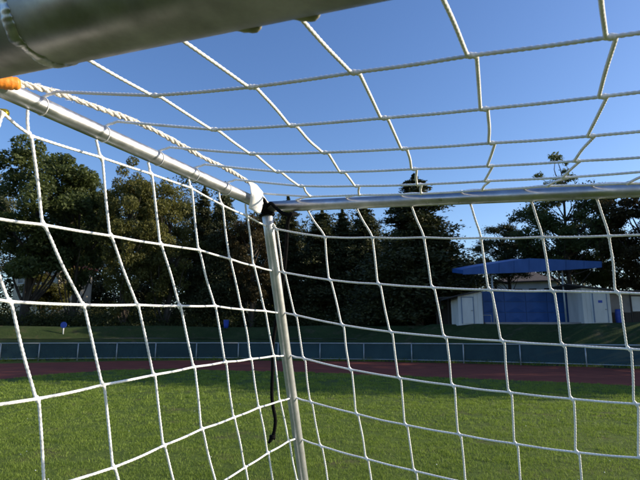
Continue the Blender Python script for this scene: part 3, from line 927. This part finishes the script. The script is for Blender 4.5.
def blades(pts, h, w, name, label):
    n = len(pts)
    a = rng.uniform(0, 2 * math.pi, n); lean = rng.normal(0, 0.75, n); la = rng.uniform(0, 2 * math.pi, n)
    hh = h * rng.uniform(0.55, 1.35, n); ww = w * rng.uniform(0.7, 1.3, n)
    dx = np.stack([np.cos(a), np.sin(a), np.zeros(n)], 1) * ww[:, None] / 2
    tip = np.stack([np.cos(la) * lean * hh, np.sin(la) * lean * hh, hh], 1)
    mid = tip * 0.55; mid[:, 2] *= 1.12
    v = np.stack([pts - dx, pts + dx, pts + mid + dx * 0.7, pts + tip, pts + mid - dx * 0.7], 1).reshape(-1, 3)
    me = bpy.data.meshes.new(name)
    me.vertices.add(5 * n); me.vertices.foreach_set('co', v.ravel())
    me.loops.add(5 * n); me.loops.foreach_set('vertex_index', np.arange(5 * n, dtype=np.int32))
    me.polygons.add(n)
    me.polygons.foreach_set('loop_start', np.arange(0, 5 * n, 5, dtype=np.int32))
    me.polygons.foreach_set('loop_total', np.full(n, 5, dtype=np.int32))
    me.update(calc_edges=True)
    return tag(link(name, me, M['blade']), label, 'grass', kind='stuff')

WORN = [(*ground_at(258, 437)[:2], 0.55), (*ground_at(90, 455)[:2], 0.4), (*ground_at(470, 425)[:2], 0.45), (*ground_at(600, 440)[:2], 0.5), (*ground_at(380, 400)[:2], 0.7), (*ground_at(150, 410)[:2], 0.6)]
def pitch_grass():
    P = []; Hh = []; Ww = []
    for y0, y1, dens, h, w in ((4.6, 7.0, 3600, 0.026, 0.0040), (7.0, 10.0, 2300, 0.029, 0.0055), (10, 14, 1200, 0.034, 0.0085), (14, 19, 560, 0.042, 0.014), (19, 26.5, 240, 0.05, 0.022)):
        hw = y1 * 0.72 + 1.0
        n = int((y1 - y0) * 2 * hw * dens)
        per = 30
        nt_ = n // per
        tx = rng.uniform(-hw, hw, nt_); ty = rng.uniform(y0, y1, nt_); tr_ = rng.uniform(0.025, 0.075, nt_) * (1 + y0 / 20); th_ = rng.gamma(6, 1 / 6.0, nt_)
        k = rng.integers(0, nt_, n)
        x = tx[k] + rng.normal(0, 1, n) * tr_[k]; y = ty[k] + rng.normal(0, 1, n) * tr_[k]; pat = th_[k]
        big = np.sin(x * 1.3 + 2 * np.sin(y * 0.7)) * np.sin(y * 1.7 + 1.4 * np.sin(x * 0.9))
        keep = (rng.uniform(0, 1, n) < 0.85 + 0.3 * big) & (y < track_inner_y(x) - 0.05)
        for (wx, wy, wr) in WORN:
            keep &= rng.uniform(0, 1, n) < 0.22 + 0.78 * np.clip(np.hypot((x - wx) / 1.5, y - wy) / wr + 0.25 * np.sin(x * 17 + y * 9), 0, 1) ** 2
        x, y, pat = x[keep], y[keep], np.clip(pat[keep], 0.3, 1.9)
        P.append(np.stack([x, y, np.zeros(len(x))], 1)); Hh.append(h * (0.35 + 0.70 * pat)); Ww.append(np.full(len(x), w))
    blades(np.vstack(P), np.concatenate(Hh), np.concatenate(Ww), 'grass', 'short mown green grass covering the pitch')
pitch_grass()

def fence_weeds():
    P = []
    for k in range(len(fence_pts) - 1):
        a, b = fence_pts[k], fence_pts[k + 1]
        n = 420; t = rng.uniform(0, 1, n) ** 1.0
        cl = np.clip(np.sin(t * 9 + k * 2.1) + 0.35, 0, 1)
        ok = rng.uniform(0, 1, n) < 0.25 + 0.75 * cl
        q = a[None] + (b - a)[None] * t[:, None] + rng.normal(0, 0.10, (n, 2)) + np.array([0, 0.12])
        P.append(np.c_[q, np.zeros(n)][ok])
    P = np.vstack(P)
    return blades(P, np.full(len(P), 0.26), np.full(len(P), 0.022), 'fence_weeds', 'ragged long grass along the foot of the fence')
fence_weeds()

def daisies():
    mb = MB()
    for k in range(40):
        y = rng.uniform(5.2, 15); x = rng.uniform(-0.68, 0.68) * y
        r = rng.uniform(0.006, 0.011)
        p = [(x + r * math.cos(a), y + r * math.sin(a), 0.030 + 0.003 * math.sin(a + k)) for a in np.linspace(0, 2 * math.pi, 7)[:-1]]
        mb.add(p + [(x, y, 0.035)], [(i, (i + 1) % 6, 6) for i in range(6)])
    return tag(mb.build('daisies', M['paper']), 'tiny pale daisies scattered over the pitch grass', 'flowers', kind='stuff')
daisies()

# ------------------------------------------------------------------ goal frame
C0 = at(266, 207, 1.465)          # rear top corner (tube axes)
S0 = at(10, 92, 0.82)             # a point on the top stay near the crossbar
B0 = at(640, 190, 1.07)           # a point on the back bar
P0 = at(303.5, 480, 1.60)         # a point on the slanted rear post
stay_dir = unit(C0 - S0); bar_dir = unit(B0 - C0); post_dir = unit(P0 - C0)
ROOF = plane3(C0, S0, B0); SIDE = plane3(C0, S0, P0); BACK = plane3(C0, B0, P0)
GOAL_W = 5.0
R_STAY, R_BAR, R_POST, R_CROSS = 0.0150, 0.0155, 0.0155, 0.056
goal = empty('football_goal', (0, 0, 0))
tag(goal, 'bare aluminium football goal frame seen from inside its rear left corner', 'goal')

# crossbar: lower edge runs through two sight lines, so the axis lies one radius above that plane
e1, e2 = ray(70, 64.8), ray(395, -0.5)
n_ = unit(np.cross(e1, e2)); n_ = n_ if n_[2] > 0 else -n_
cdir = unit(bar_dir - n_ * (n_ @ bar_dir))
ax = S0 - stay_dir * 0.115
ax = ax + n_ * (R_CROSS - n_ @ (ax - CAM))
# axial position of the weld: its lowest visible point sits on the sight line (66, 68)
rw = ray(66, 66.0)
tt = np.linspace(-0.3, 0.6, 1801)
pts = ax[None] + cdir[None] * tt[:, None]
tan_pt = pts - n_ * R_CROSS
pix = np.array([[320 + FOC * ((q - CAM) @ RIGHT) / ((q - CAM) @ FWD), 240 - FOC * ((q - CAM) @ UP) / ((q - CAM) @ FWD)] for q in tan_pt])
T_WELD = tt[np.argmin(np.abs(pix[:, 0] - 67))]
X_L = ax + cdir * (T_WELD - 0.22)                 # left end of the crossbar, over the front post
X_R = X_L + cdir * GOAL_W
def lathe_line(a, b, r, segs=40, n=40):
    return tube_geo(np.linspace(a, b, n), r, segs)
mb = MB(); mb.add(*lathe_line(X_L - cdir * 0.055, X_R + cdir * 0.055, R_CROSS, 48, 60)); crossbar = mb.build('crossbar', M['alu'], goal, True)
# weld bead: an uneven ring of overlapping ripples round the crossbar
def weld():
    c = ax + cdir * T_WELD
    u = unit(np.cross(cdir, (0, 0, 1))); w = np.cross(u, cdir)
    n = 420; m = 12; v = []; f = []
    for i in range(n):
        th = 2 * math.pi * i / n
        rad = u * math.cos(th) + w * math.sin(th)
        br = 0.0043 * (1 + 0.055 * math.sin(th * 41 + 2.6 * math.sin(th * 5) + 1.7 * math.sin(th * 11)) * (1 + math.sin(th * 6)) + 0.17 * math.sin(th * 7 + 1) + 0.10 * math.sin(th * 13 + 2) + 0.06 * math.sin(th * 29 + 1))
        wob = 0.0024 * math.sin(th * 3 + 1) + 0.0014 * math.sin(th * 8) + 0.0006 * math.sin(th * 17 + 2)
        cc = c + rad * (R_CROSS - 0.0005) + cdir * wob
        for k in range(m):
            a = 2 * math.pi * k / m
            v.append(cc + rad * math.cos(a) * br * 0.70 + cdir * math.sin(a) * br * 2.1)
    for i in range(n):
        for k in range(m):
            f.append((i * m + k, ((i + 1) % n) * m + k, ((i + 1) % n) * m + (k + 1) % m, i * m + (k + 1) % m))
    MB().add(v, f).build('weld_bead', M['weld'], crossbar, True)
weld()
for xx, nm in ((X_L, 'front_post'), (X_R, 'front_post')):
    mb = MB(); mb.add(*tube_geo([xx + (0, 0, -0.01), (xx[0], xx[1], 0.0)], 0.052, 32)); mb.build(nm, M['alu'], goal, True)

def bar_part(name, a, b, r, mat='galv', segs=28, wob=0.0):
    p = np.linspace(a, b, 24)
    mb = MB(); mb.add(*tube_geo(p, r, segs)); return mb.build(name, M[mat], goal, True)
C1 = C0 + bar_dir * GOAL_W
stay_len = float((S0 - C0) @ -stay_dir) + 0.075
stay = bar_part('top_stay', C0 - stay_dir * stay_len, C0 + stay_dir * 0.004, R_STAY)
bar_part('top_stay', C1 - stay_dir * stay_len, C1, R_STAY)
back_bar = bar_part('back_bar', C0 + bar_dir * 0.002, C1, R_BAR)
k_ = (C0[2] - 0.03) / -post_dir[2]
F0, F1 = C0 + post_dir * k_, C1 + post_dir * ((C1[2] - 0.03) / -post_dir[2])
rear_post = bar_part('rear_post', C0 - post_dir * 0.006, F0, R_POST, 'matte')
bar_part('rear_post', C1, F1, R_POST, 'matte')
bar_part('ground_bar', F0, F1, 0.0165)
for a, b in ((X_L, F0), (X_R, F1)):
    bar_part('ground_bar', np.array([a[0], a[1], 0.032]), b + (0, 0, 0.002), 0.0165)

def project(q):
    r = q - CAM
    return 320 + FOC * (r @ RIGHT) / (r @ FWD), 240 - FOC * (r @ UP) / (r @ FWD)

# net hooks along the underside of the crossbar
def hook(c):
    mb = MB()
    down = -n_
    back = unit(stay_dir)
    p = [c + cdir * k * 0.017 + down * (R_CROSS - 0.0062 + 0.0045 * math.sqrt(max(0, 1 - k * k))) + back * 0.006 * math.sin(k * 2) for k in np.linspace(-1, 1, 11)]
    mb.add(*tube_geo(p, [0.002, 0.003, 0.004, 0.0048, 0.0045, 0.005, 0.0042, 0.0046, 0.0045, 0.003, 0.002], 10))
    mb.build('net_hook', M['hook'], crossbar, True)
for px in (245, 302, 372, 470, 580, 690):
    i = int(np.argmin(np.abs(pix[:, 0] - px)))
    if abs(pix[i, 0] - px) < 6: hook(ax + cdir * tt[i])

# ------------------------------------------------------------------ goal net
net = empty('goal_net', (0, 0, 0))
tag(net, 'white braided goal net stretched over roof, side and back of the goal', 'net')
R_CORD = 0.0024
MESH = 0.14

def panel_nodes(pl, cols):
    return [[on_plane(pl, *q) for q in c] for c in cols]

ROOF_PX = [  # columns, from the crossbar towards the back bar; first entry lies above the crossbar
    [(72, 50.5), (155, 95.5), (214, 129.5), (252, 153.7), (278, 171.7), (301, 186), (310, 196.5)],
    [(166, 29), (252, 87), (292.5, 125.5), (325, 152.5), (342, 172), (357, 186), (359, 195)],
    [(288, 4), (355, 72.5), (384, 118), (404, 148.7), (414, 169), (419, 184.5), (421, 193.7)],
    [(433, -22), (472, 55.5), (484, 109), (492, 143), (490, 166), (487, 181), (482, 190)],
    [(598, -45), (611, 37), (603, 96.5), (591, 136), (577, 161), (565, 177.5), (547, 186)]]
SIDE_PX = [
    [(2.5, 113), (-24, 215), (9.5, 301.7), (37, 399), (46, 488)],
    [(30, 135.5), (44, 225), (83, 305), (103, 385), (114, 467.5)],
    [(101, 157.5), (111, 236), (137.5, 305), (154, 375), (164, 445.5)],
    [(151, 174), (161, 244.5), (180, 306), (194, 367), (202, 429), (217, 485)],
    [(191, 188), (199, 250), (215, 306), (225.5, 362), (234, 417.5), (245, 467.5)],
    [(222, 205), (230, 259), (242, 309.5), (251, 359), (259, 407.5), (268, 453)],
    [(247, 216), (254, 266), (265, 311), (274, 356), (280, 401), (289, 441)]]
BACK_PX = [
    [(276, 229), (284, 272.5), (295.5, 315), (304, 358.5), (311, 402), (321, 446)],
    [(325, 237), (330, 280), (342.5, 325), (350.5, 369.5), (357, 414), (367, 459)],
    [(372.5, 237.5), (379, 284), (391, 332), (399.5, 378), (406, 425), (415, 471)],
    [(424, 237.5), (433, 287.5), (445, 337), (453, 385.5), (459.5, 434.5), (467, 483)],
    [(481, 238), (490, 290), (502.5, 341), (510, 392.5), (516, 444), (523, 495)],
    [(542.5, 237), (552.5, 291), (563, 345), (572, 399), (577.5, 452.5), (584, 506)],
    [(609, 236), (617.5, 292.5), (629, 349), (636, 404), (640.5, 458), (646, 513)]]

def grow_cols(cols, step, n):
    """More columns past the last one, out to the far end of the goal."""
    out = [list(c) for c in cols]
    for k in range(n):
        prev = out[-1]
        out.append([q + step + rng.normal(0, 0.006, 3) for q in prev])
    return out

def grow_rows(cols, total, floor=0.04, pull=0.5):
    for c in cols:
        s = (c[-1] - c[-4]) / 3
        while len(c) < total:
            q = c[-1] + s + rng.normal(0, 0.003, 3)
            if q[2] < floor: q = c[-1] + s * 0.12; q[2] = max(q[2], floor)
            c.append(q)
    return cols

roof = grow_cols(panel_nodes(ROOF, ROOF_PX), bar_dir * 0.148, 29)
back = grow_cols(grow_rows(panel_nodes(BACK, BACK_PX), 15), bar_dir * 0.142, 28)
side = grow_rows(panel_nodes(SIDE, SIDE_PX), 13)
N_ROOF_SEEN, N_BACK_SEEN = 7, 8

def detail(seen):
    return (0.0013, 12, (0.0078, 0.135)) if seen else (0.010, 6, None)

def cord_obj(path, parent, seen=True, r=R_CORD, name='cord', nodes=None, swell=0.6):
    """One cord as one tube; it swells where it is worked into a knot."""
    step, segs, br = detail(seen)
    p = resample(path, step)
    rad = np.full(len(p), r)
    if nodes is not None and len(nodes):
        dist = np.min(np.linalg.norm(p[:, None, :] - np.array(nodes)[None, :, :], axis=2), axis=1)
        rad = r * (1 + swell * np.exp(-(dist / 0.0062) ** 4))
    v, f = tube_geo(p, rad, segs, True, br)
    return MB().add(v, f).build(name, M['cord'], parent, True)

def v_path(nodes, jog, down):
    """Cord that steps sideways through every knot, as in a knotless net."""
    P = [nodes[0]]
    for i in range(1, len(nodes)):
        q = nodes[i]
        d_in = unit(q - nodes[i - 1])
        d_out = unit(nodes[i + 1] - q) if i + 1 < len(nodes) else d_in
        a = q - jog - down; b = q + jog + down
        prev = P[-1]
        L = np.linalg.norm(a - prev)
        g = min(0.014, L * 0.25)
        mid = (prev + a) / 2 + rng.normal(0, 0.0012, 3)
        P += [prev + unit(a - prev) * g, mid, a - unit(a - prev) * g, a, b] if i + 1 < len(nodes) else [prev + unit(q - prev) * g, mid, q]
    return chaikin(P, 2)

def h_path(nodes, sag=0.0015):
    P = [nodes[0]]
    for i in range(1, len(nodes)):
        a, b = nodes[i - 1], nodes[i]
        t = unit(b - a); L = np.linalg.norm(b - a); g = min(0.010, L * 0.25)
        m = (a + b) / 2 - np.array([0, 0, sag * rng.uniform(0.3, 1.6)])
        P += [a + t * g, m, b - t * g, b]
    return chaikin(P, 2)

def panel(name, cols, jog, down, n_seen, left_ends=None, right_ends=None, tops=None, sag=0.0015, rows=None, skip_first_row=False):
    part = empty(name); part.parent = net
    for i, c in enumerate(cols):
        nodes = ([tops[i]] if tops is not None and tops[i] is not None else []) + list(c)
        cord_obj(v_path(nodes, jog, down), part, i < n_seen, nodes=c)
    nr = max(len(c) for c in cols)
    for r in range(1 if skip_first_row else 0, nr):
        nodes = [c[r] for c in cols if r < len(c)]
        le = []
        if left_ends is not None and r < len(left_ends) and left_ends[r] is not None: le = list(left_ends[r])
        re = []
        if right_ends is not None and r < len(right_ends) and right_ends[r] is not None: re = list(right_ends[r])
        k = min(n_seen, len(nodes))
        cord_obj(h_path(le + nodes[:k], sag), part, True, nodes=nodes[:k], swell=0.25)
        tail = nodes[k - 1:] + re
        if len(tail) > 1: cord_obj(h_path(tail, sag), part, k >= len(nodes))
    return part

jr = bar_dir * 0.0052
# --- roof panel: rows end in loops round the top stay, columns go round the back bar
def on_stay(px):
    t = np.linspace(0, stay_len, 900)
    q = C0[None] - stay_dir[None] * t[:, None]
    xs = np.array([project(k)[0] for k in q])
    return q[np.argmin(np.abs(xs - px))]
def stay_off(px, side_deg, r=R_STAY + R_CORD):
    """Point on the stay's skin: 0 = straight up, 90 = towards the inside of the goal."""
    c = on_stay(px); inn = unit(bar_dir - stay_dir * (bar_dir @ stay_dir)); up_ = np.cross(inn, stay_dir); up_ = up_ if up_[2] > 0 else -up_
    a = math.radians(side_deg)
    return c + r * (up_ * math.cos(a) + inn * math.sin(a))
LOOPS = [42, 104, 158, 194, 226, 256]
left_roof = [None]
for r, lx in enumerate(LOOPS):
    wrap = [stay_off(lx, a) for a in (200, 150, 100, 55, 25, 0, -25)]
    n0 = roof[0][r + 1]
    lead = stay_off(lx, 15, R_STAY + 0.010) + (n0 - on_stay(lx)) * 0.09
    left_roof.append([stay_off(lx + 1.5, -60), stay_off(lx + 0.8, -20, R_STAY + 0.004), stay_off(lx + 0.5, 20, R_STAY + 0.006), lead])
panel('roof_panel', roof, jr, stay_dir * 0.0006, N_ROOF_SEEN, left_ends=left_roof, skip_first_row=True, sag=0.0008)
def ring(name, c, axis, r_in, parent, r=0.0008, tilt=0.15, mat='cord'):
    u = unit(np.cross(axis, (0.2, 0.1, 1))); w = np.cross(axis, u)
    th = np.linspace(0, 2 * math.pi, 40)
    p = np.array([c + (u * math.cos(a) + w * math.sin(a)) * (r_in + r * 0.8) + axis * tilt * r_in * math.sin(a + 0.6) for a in th])
    v, f = tube_geo(p, r, 10); MB().add(v, f).build(name, M[mat], parent, True)
for lx in LOOPS:
    ring('tie_loop', on_stay(lx), stay_dir, R_STAY, net)

# --- side panel hangs from the stay and is tied to the rear post
js = stay_dir * 0.0040
side_tops = []
for c in side[:1]: side_tops.append(None)
for c, sx in zip(side[1:], (29, 97, 148.5, 189, 219, 245.5)):
    side_tops.append(stay_off(sx, 175))
def on_post(py, side_off):
    t = np.linspace(0, 2.0, 1500); q = C0[None] + post_dir[None] * t[:, None]
    ys = np.array([project(k)[1] for k in q]); k = q[np.argmin(np.abs(ys - py))]
    return k + side_off * R_POST * 0.35
toward_front = -unit(stay_dir - post_dir * (stay_dir @ post_dir)); toward_bar = unit(bar_dir - post_dir * (bar_dir @ post_dir))
right_side = []
for py in (226.5, 270.7, 312.3, 355, 397, 437.5):
    right_side.append([on_post(py, toward_front)])
for k in range(7):
    right_side.append([C0 + post_dir * min(2.1, 0.93 + 0.135 * k) + toward_front * R_POST])
fp = np.array([X_L[0], X_L[1], 0])
left_side = [[at(-4, 108, 0.83)]] + [[fp + (stay_dir * 0.052 * np.array([1, 1, 0])) + np.array([0, 0, max(0.05, side[0][r][2] + 0.005)])] for r in range(1, 13)]
side_part = panel('side_panel', side, js, np.array([0, 0, -0.0048]), len(side), left_ends=left_side, right_ends=right_side, tops=side_tops, sag=0.0012)
# --- back panel: column tops come round the back bar from the roof columns
up_bar = unit(np.array([0, 0, 1.0]) - bar_dir * bar_dir[2]); in_bar = np.cross(bar_dir, up_bar)
in_bar = in_bar if in_bar @ (CAM - C0) > 0 else -in_bar
def bar_at(px):
    t = np.linspace(0, GOAL_W, 4000); q = C0[None] + bar_dir[None] * t[:, None]
    m = ((q - CAM) @ FWD) > 0.05
    q = q[m]; xs = 320 + FOC * ((q - CAM) @ RIGHT) / ((q - CAM) @ FWD)
    return q[np.argmin(np.abs(xs - px))]
def bar_skin(c, deg, r=R_BAR + R_CORD):
    a = math.radians(deg); return c + r * (up_bar * math.cos(a) + in_bar * math.sin(a))
LOOP_BAR = [297, 347, 401, 461, 524, 591]
EXIT_BAR = [308, 357, 412, 471, 532, 597.5]
back_tops = [C0 + toward_bar * (R_POST + 0.001) + post_dir * 0.05] + [None] * (len(back) - 1)
back_part = panel('back_panel', back, bar_dir * 0.0042, np.array([0, 0, -0.0044]), N_BACK_SEEN, tops=back_tops, sag=0.0015,
                  left_ends=[[on_post(py, toward_bar)] for py in (226, 270.5, 312.2, 354.5, 396.8, 438)] + [[C0 + post_dir * min(2.1, 0.93 + 0.135 * k) + toward_bar * R_POST] for k in range(9)])
roof_part = [c for c in net.children if c.name.startswith('roof_panel')][0]
for i in range(len(back) - 1):
    if i < 6:
        a, e = bar_at(LOOP_BAR[i]), bar_at(EXIT_BAR[i])
        rn = roof[i][6]
    else:
        rn = roof[min(i, len(roof) - 1)][6]
        a = C0 + bar_dir * ((rn - C0) @ bar_dir - 0.035); e = a + bar_dir * 0.02
    if i + 1 >= len(back): break
    bn = back[i + 1][0]
    P = [rn, rn * 0.45 + bar_skin(a, 40, R_BAR + 0.007) * 0.55 + bar_dir * 0.006, bar_skin(a, 48), bar_skin(a * 0.9 + e * 0.1, 15), bar_skin(a * 0.6 + e * 0.4, -45), bar_skin(a * 0.3 + e * 0.7, -110), bar_skin(e, -165),
         e * 0.65 + bn * 0.35 - up_bar * 0.012 + (bn - e) * 0.05, bn - (bn - e) * 0.18, bn]
    cord_obj(chaikin(P, 3), back_part, i < N_BACK_SEEN, name='bar_loop')

# ------------------------------------------------------------------ lacing rope, tape, strap, clips
def depth_on_stay(px):
    q = on_stay(px); return float((q - CAM) @ FWD)
def rope():
    px = [(14, 82.5), (24, 84), (42, 88.5), (60, 93.5), (75, 99.5), (92, 105.5), (110, 112), (135, 121.5), (160, 133), (176, 142), (190, 150.5), (207, 159.5), (225, 168), (240, 176.5), (252, 184.5), (261, 195.5), (268, 205)]
    P = [at(x, y, depth_on_stay(min(x, 262)) - 0.004) for x, y in px]
    root = empty('lacing_rope', P[0])
    tag(root, 'thick frayed white rope running along the top stay to the rear corner', 'rope')
    O = -P[0]
    base = resample(chaikin(np.array(P) + O, 3), 0.0022)
    s = np.arange(len(base)) * 0.0022
    t, u, w = frames(base)
    lump = 0.0011 * np.sin(s * 37) + 0.0008 * np.sin(s * 91 + 1)
    for k in range(3):
        a = 2 * math.pi * (s / 0.052 + k / 3) + 0.5 * np.sin(s * 23)
        rr = 0.0026 + lump * 0.6
        c = base + (u * np.cos(a)[:, None] + w * np.sin(a)[:, None]) * rr[:, None]
        rad = 0.0030 + 0.0006 * np.sin(s * 160 + k) + rng.normal(0, 0.00022, len(s))
        MB().add(*tube_geo(c, rad, 10)).build('strand', M['rope'], root, True)
    fb = MB()
    for k in range(420):
        i = rng.integers(3, len(base) - 3); a = rng.uniform(0, 6.28)
        d_ = u[i] * math.cos(a) + w[i] * math.sin(a)
        p0 = base[i] + d_ * 0.0045; p1 = p0 + d_ * rng.uniform(0.001, 0.0035) + t[i] * rng.normal(0, 0.004)
        fb.tube([p0, (p0 + p1) / 2 + rng.normal(0, 0.0006, 3), p1], [0.00035, 0.0003, 0.00015], 4)
    o = fb.build('fray', M['rope'], root); o['kind'] = 'stuff'
rope()

def tape_flap():
    # short end of cloth tape folded over the stay end, hanging down
    L = [(246.5, 179.5), (250, 186), (250.6, 194), (250, 201.5), (248.6, 208.2)]
    Rr = [(256.5, 185), (262.8, 192.5), (262.6, 200.5), (261.8, 208), (259.6, 214.5)]
    dn = [1.40, 1.365, 1.355, 1.36, 1.365]; df = [1.425, 1.40, 1.39, 1.385, 1.38]
    def along(T, t):
        return np.array([np.interp(t, np.arange(5), [q[k] for q in T]) for k in (0, 1)])
    g = []; nu, nv = 17, 9
    for t in np.linspace(0, 4, nu):
        a = at(*along(L, t), float(np.interp(t, np.arange(5), dn))); b = at(*along(Rr, t), float(np.interp(t, np.arange(5), df)))
        for q in np.linspace(0, 1, nv):
            g.append(a * (1 - q) + b * q - FWD * (0.006 * math.sin(q * math.pi) + 0.0016 * math.sin(q * 9 + t * 2.2)))
    g = np.array(g); o = g.mean(0)
    f = [(i * nv + j, i * nv + j + 1, i * nv + j + nv + 1, i * nv + j + nv) for i in range(nu - 1) for j in range(nv - 1)]
    ob = MB().add(g - o, f).build('tape_strip', M['tape'], None, True)
    ob.location = o
    md = ob.modifiers.new('solid', 'SOLIDIFY'); md.thickness = 0.0012
    tag(ob, 'loose white cloth tape end hanging at the rear corner of the frame', 'tape')
tape_flap()

def black_strap():
    root = empty('black_strap', C0)
    tag(root, 'black cord wound round the rear corner with a knotted end hanging behind the post', 'cord')
    O = -C0
    rb = 0.0042
    wb = MB()
    for k in range(3):
        c = C0 + post_dir * (0.006 + 0.0085 * k) + O
        u = unit(stay_dir - post_dir * (stay_dir @ post_dir)); w = np.cross(post_dir, u)
        p = [c + (u * math.cos(a) + w * math.sin(a)) * (R_POST + rb * 0.7) + post_dir * 0.006 * math.sin(a + k) for a in np.linspace(0, 2 * math.pi, 32)]
        wb.add(*tube_geo(p, rb, 8))
    for k in range(2):
        c = C0 - stay_dir * (0.026 + 0.010 * k) + O
        u = unit(np.cross(stay_dir, (0, 0, 1))); w = np.cross(stay_dir, u)
        p = [c + (u * math.cos(a) + w * math.sin(a)) * (R_STAY + rb * 0.7) + stay_dir * 0.008 * math.sin(a + k) for a in np.linspace(0, 2 * math.pi, 32)]
        wb.add(*tube_geo(p, rb, 8))
    wb.build('winding', M['black_cord'], root, True)
    P = [at(267, 206, 1.435), at(271, 202.5, 1.43), at(274, 206, 1.415), at(279, 211, 1.41), at(285, 214.6, 1.41), at(291, 215.3, 1.42), at(296, 213, 1.45), at(293, 214, 1.478)]
    MB().add(*tube_geo(resample(chaikin(np.array(P) + O, 3), 0.003), 0.0048, 10)).build('loop', M['black_cord'], root, True)
    P = [(292, 213, 1.475), (288, 219, 1.49), (287, 232, 1.50), (286.5, 246, 1.51), (284.5, 270, 1.53), (280, 300, 1.56), (275, 328, 1.585), (272.5, 347, 1.60), (272.8, 365, 1.615), (272.2, 380, 1.62), (271.6, 396, 1.63), (273.2, 408, 1.635), (275.6, 419, 1.64), (274.8, 429, 1.645), (273, 436, 1.65)]
    P = [at(*q) + O for q in P]
    MB().add(*tube_geo(resample(chaikin(P, 3), 0.004), 0.0058, 8)).build('hanging_end', M['black_cord'], root, True)
    K = at(272.4, 437, 1.65) + O
    th = np.linspace(0, 4 * math.pi, 60)
    kp = np.array([K + np.array([0.006 * math.cos(a), 0.006 * math.sin(a), 0.010 * (a / 12.6 - 0.5)]) for a in th])
    kb = MB().add(*tube_geo(kp, 0.0045, 8))
    kb.add(*tube_geo([K + (0, 0, -0.002), at(270.2, 440.5, 1.65) + O, at(268.6, 443, 1.65) + O], [0.006, 0.006, 0.004], 8))
    kb.build('knot', M['black_cord'], root, True)
black_strap()

def orange_wrap():
    a, b = at(-8, 81.5, 0.775), at(20, 84, 0.80)
    n = 14; p = np.linspace(a, b, n)
    s = np.linspace(0, 1, n)
    rad = 0.0095 * (0.85 + 0.25 * np.sin(s * 2.6)) * np.where(s > 0.93, 0.75, 1.0)
    ob = MB().add(*tube_geo(p - a, rad * (1 + 0.06 * np.sin(s * 31)), 16)).build('orange_tape_wrap', M['orange'], None, True)
    ob.location = a
    tag(ob, 'orange tape wound round the rope end under the crossbar', 'tape')
orange_wrap()

def yellow_clip():
    c = at(2.5, 112.5, 0.83)
    root = empty('yellow_clip', c)
    tag(root, 'yellow plastic net clip on the side net under the stay', 'clip')
    mb = MB()
    mb.prism([RIGHT * x + UP * y for x, y in ((-0.010, -0.005), (0.004, -0.006), (0.0065, 0.000), (0.005, 0.006), (-0.010, 0.007))], FWD * 0.009)
    mb.build('body', M['yellow'], root)
    MB().add(*tube_geo([np.array(RIGHT * -0.010 + FWD * 0.0045), RIGHT * -0.018 + UP * 0.008 + FWD * 0.0045, RIGHT * -0.020 + UP * 0.02 + FWD * 0.0045], 0.0022, 8)).build('hook', M['yellow'], root, True)
yellow_clip()
